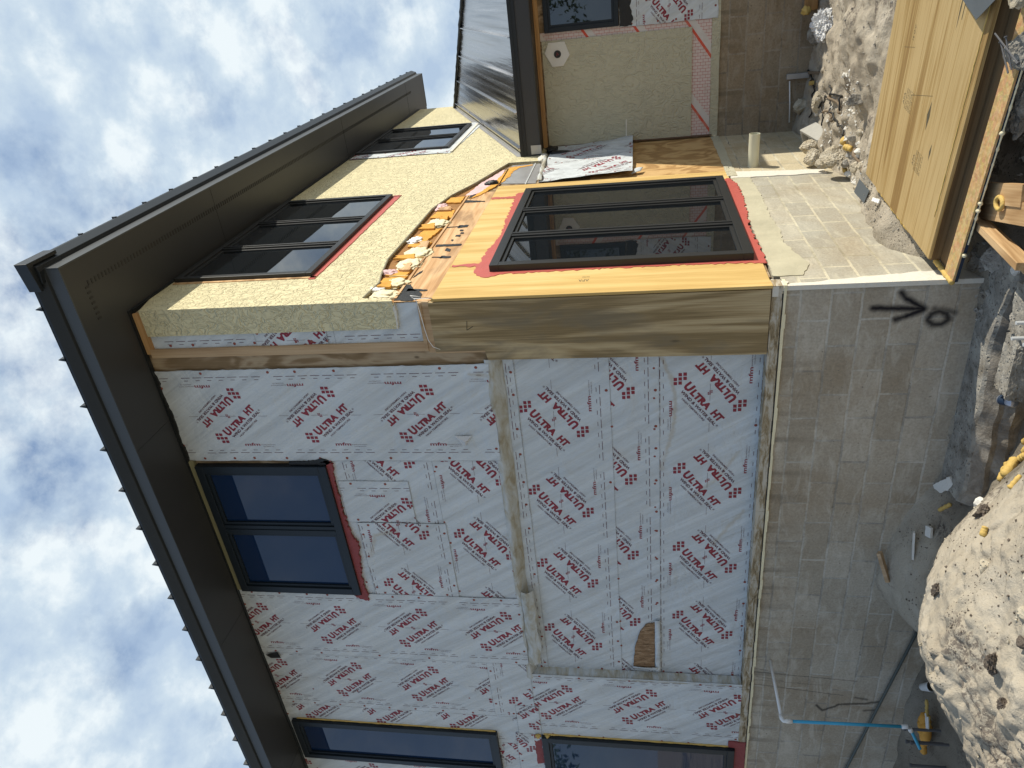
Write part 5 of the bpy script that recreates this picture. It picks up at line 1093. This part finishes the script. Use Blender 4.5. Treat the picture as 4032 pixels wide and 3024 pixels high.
m_ = MB(); m_.tube([(-3.92, -.40, -1.46), (-4.0, -.46, -1.46)], .008, 6); m_.tube([(-3.88, -.42, -1.46), (-3.95, -.50, -1.45)], .008, 6); m_.tube([(-3.93, -.42, -1.46), (-3.9, -.37, -1.46)], .006, 6); o = m_.build('plastic_clip', 'white', None); tag(o, 'white plastic clips by the foam clump in the trench', 'clip')
def flat(name, label, cat, poly, z, th, mat, seed=0, jg=.006, tilt=(0, 0, 0)):
    cx = sum(p[0] for p in poly) / len(poly); cy = sum(p[1] for p in poly) / len(poly)
    mb = MB(); mb.prism(jag([(p[0] - cx, p[1] - cy) for p in poly], .03, jg, seed), 2, 0, th); o = mb.build(name, mat, None); o.location = (cx, cy, z); o.rotation_euler = tilt; return tag(o, label, cat)
def slab(name, label, cat, c_, L_, wd, th, ang, mat, seed=0, jg=.006, lift=.01, tilt=(0, 0)):
    P_ = [(-L_ / 2, -wd / 2), (L_ / 2, -wd / 2), (L_ / 2, wd / 2), (-L_ / 2, wd / 2)]; mb = MB(); mb.prism(jag(P_, .025, jg, seed), 2, 0, th); o = mb.build(name, mat, None)
    o.location = (c_[0], c_[1], gz(*c_[:2]) + lift); o.rotation_euler = (tilt[0], tilt[1], ang); return tag(o, label, cat)
slab('render_scrap', 'whitish strip of render where footing meets sand', 'scrap', (-1.62, -.10), .24, .075, .02, math.radians(-38), 'styro', 1, .008, .04, (.35, .15))
slab('render_scrap', 'broken white sliver on the shaded sand heap', 'scrap', (-2.12, -.22), .22, .05, .015, math.radians(-160), 'styro', 2, .008, .02, (.3, 0))
slab('render_scrap', 'small square white scrap at the heap top', 'scrap', (-1.96, -.24), .08, .06, .02, math.radians(20), 'styro', 3, .005, .02, (.3, 0))
slab('timber_offcut', 'pale channel shaped offcut leaning on the block wall', 'offcut', (-2.46, -.10), .26, .05, .03, math.radians(200), 'stud', 4, .001, .03, (.6, .3))
slab('plastic_scrap', 'dark grey triangular scrap on the sand by the side wall', 'scrap', (.14, 1.72), .20, .12, .004, math.radians(75), 'slate', 5, .002, .03, (.2, -.2))
slab('render_scrap', 'white bent strip of trim near the board corner', 'scrap', (.24, 1.10), .18, .03, .01, math.radians(100), 'white', 6, .004, .02, (.3, 0))
slab('plastic_scrap', 'rounded white plastic end beside the cables', 'scrap', (.40, 4.05), .11, .05, .03, math.radians(60), 'white', 7, .004, .01)
for i, (x, y, lb) in enumerate(((.45, 3.4, 'pale splintered batten by the cables'), (.62, 3.1, 'grey weathered batten crossing the sand'), (.30, 2.12, 'curved dry root lying in the rubble'))):
    mb = MB(); k_ = 14; P_ = [Vector((x + .05 * math.sin(i + q * .25), y - .035 * (q - 7), 0)) for q in range(k_)]
    mb.tube([(p.x, p.y, gz(p.x, p.y) + .02 + .012 * math.sin(q * .7)) for q, p in enumerate(P_)], [.012 if i < 2 else .018 - .0007 * q for q in range(k_)], 7)
    o = mb.build('root', 'twig', None, smooth=True); tag(o, lb, 'root')
for i, (P_, lb) in enumerate((([(.70, 5.0), (.64, 4.6), (.60, 4.2), (.42, 3.85), (.30, 3.75)], 'black cable curving along the wing foundation'), ([(.30, 4.25), (.50, 3.9), (.62, 3.6), (.72, 3.0), (.60, 2.9)], 'black cable looping over the trodden sand'), ([(.75, 3.45), (.60, 3.30), (.50, 3.15), (.46, 2.9), (.40, 2.75)], 'black cable running down toward the yellow foam'))):
    cu = []
    for j in range(len(P_) - 1):
        for q in range(8):
            t = q / 8; a, b = P_[j], P_[j + 1]; x, y = a[0] + (b[0] - a[0]) * t, a[1] + (b[1] - a[1]) * t; cu.append((x + .02 * math.sin(j * 2 + t * 6), y, gz(x, y) + .018 + .03 * abs(math.sin(j * 8 + q)) * .4))
    mb = MB(); mb.tube(cu, .009, 7); o = mb.build('cable', 'black', None, smooth=True); tag(o, lb, 'cable')
# white crumpled bag and orange timber at the foot of the wing
bag = rock('crumpled white plastic bag beside the orange timber', (1.22, 4.25), (.17, .20, .12), 'whiteb', 60, name='plastic_bag', cat='bag', sub=5, amp=.75)
o = plank('orange timber end with foam by the wing foundation', (1.36, 5.0, -1.08), (1.9, 4.75, -1.02), .05, .14, 'beam', name='timber'); o['category'] = 'timber'; del o['group']
lump('foam_piece', (1.36, 4.86, -1.0), (.05, .05, .05), 'foamY', 3, parent=None); tag(bpy.context.scene.objects[-1] if False else [q for q in col.objects if q.name.startswith('foam_piece')][-1], None)
fz = [q for q in col.objects if q.name.startswith('foam_piece') and 'label' not in q.keys()]
for q in fz: tag(q, 'yellow foam knob on the orange timber end', 'foam')
m_ = MB(); m_.tube([(.50, 4.985, -.92), (.50, 4.95, -1.05)], .008, 6); m_.tube([(.30, 4.99, -.78), (.30, 4.98, -.95)], .006, 6)
m_ = MB(); m_.box(.62, .68, 4.95, 4.99, -1.12, -.86); o = m_.build('wall_conduit_box', 'flashm', None, bevel=.004); tag(o, 'grey rectangular box against the wing foundation', 'box')
m_ = MB(); m_.tube([(.60, 4.97, -.90), (.35, 4.96, -.92), (.12, 4.95, -.93)], .008, 8); o = m_.build('white_rod', 'white', None, smooth=True); tag(o, 'thin white rod leaning at the foot of the wing foundation', 'rod')
slab('foam_strip', 'ochre strip of foam near the wing foundation', 'foam', (.62, 4.55), .20, .04, .02, math.radians(100), 'foamY', 9, .005, .03)
slab('grey_batten', 'long grey batten lying beside the ochre foam strip', 'batten', (.72, 4.62), .55, .03, .02, math.radians(97), 'twig', 10, .002, .02)

# pebbles and crumbs: far too many to count
mb = MB(); r = random.Random(78); pts_ = []
ico = [Vector(p).normalized() for p in ((1, 0, .1), (-1, .1, 0), (0, 1, .2), (.1, -1, 0), (0, .1, 1), (.1, 0, -1))]
fc = [(0, 2, 4), (2, 1, 4), (1, 3, 4), (3, 0, 4), (2, 0, 5), (1, 2, 5), (3, 1, 5), (0, 3, 5)]
def scatter(n_, x0, x1, y0, y1, smin, smax, mi, clump=.0, sc_=.5, k=0):
    X_ = np.array([(r.uniform(x0, x1), r.uniform(y0, y1)) for _ in range(n_ * 3)]); dens = vnoise(X_[:, 0], X_[:, 1], sc_, k); Z_ = GH(X_); c_ = 0
    for (x, y), d, z in zip(X_, dens, Z_):
        if d < clump: continue
        s_ = smin + (smax - smin) * r.random() ** 3; M_ = Matrix.Rotation(r.uniform(0, 6.3), 3, Vector((r.random(), r.random(), r.random())).normalized())
        mb.add([M_ @ Vector((q.x * s_ * r.uniform(.6, 1.3), q.y * s_ * r.uniform(.6, 1.3), q.z * s_ * .7)) + Vector((x, y, z + s_ * .25)) for q in ico], fc, mi); c_ += 1
        if c_ >= n_: break
scatter(1300, -2.8, .3, -3.0, -.3, .002, .011, 0, .52, .5, 0)
scatter(170, -2.8, .3, -3.0, -.3, .004, .018, 3, .50, .4, 1)
scatter(350, -2.6, .2, -.9, -.02, .003, .012, 0, .5, .35, 2)
scatter(300, .02, 1.0, 2.0, 3.4, .006, .03, 1, .45, .3, 3)
scatter(350, .0, 2.0, .8, 5.0, .004, .018, 2, .4, .6, 2)
scatter(260, .03, .35, .3, 2.6, .004, .016, 2, .3, .3, 2)
scatter(400, -.3, 1.6, -1.2, .3, .006, .035, 2, .45, .3, 1)
o = mb.build('gravel', ['rockd', 'styro', 'rockg', 'rock'], None); tag(o, 'dark crumbs and pale chips strewn over the sand', 'gravel', kind='stuff')

# trees out beyond the site, seen only mirrored in the windows
def tree(x, y, h, seed, label):
    t = empty('tree', (x, y, -.85)); tag(t, label, 'tree', 'trees beyond the building site')
    mb = MB(); mb.tube([(0, 0, -.2), (.1, 0, h * .3), (0, .1, h * .6), (0, 0, h * .85)], [.22, .17, .11, .04], 8); mb.build('trunk', 'bark', t, smooth=True)
    mb = MB(); r_ = random.Random(seed)
    for _ in range(36):
        c_ = Vector((r_.gauss(0, h * .17), r_.gauss(0, h * .17), h * (.45 + .5 * r_.random())))
        for _ in range(55):
            p = c_ + Vector((r_.gauss(0, .4), r_.gauss(0, .4), r_.gauss(0, .32))); a = Vector((r_.uniform(-1, 1), r_.uniform(-1, 1), r_.uniform(-1, 1))).normalized() * .16; b = a.cross(Vector((r_.random(), r_.random(), r_.random()))).normalized() * .07
            mb.add([p - a, p + b, p + a, p - b], [(0, 1, 2, 3)])
    mb.build('crown', 'leafm', t)
for i, (x, y, h) in enumerate(((-3, -24, 8), (3, -27, 10), (9, -22, 7), (-14, -20, 8), (-22, -16, 9), (15, -30, 11))):
    tree(x, y, h, i, ['leafy tree standing alone opposite the house', 'tallest leafy tree opposite the front wall', 'low spreading tree across from the wing', 'leafy tree at the far side of the plot', 'tree furthest along the plot boundary', 'broad tree behind the others across from the wing'][i])
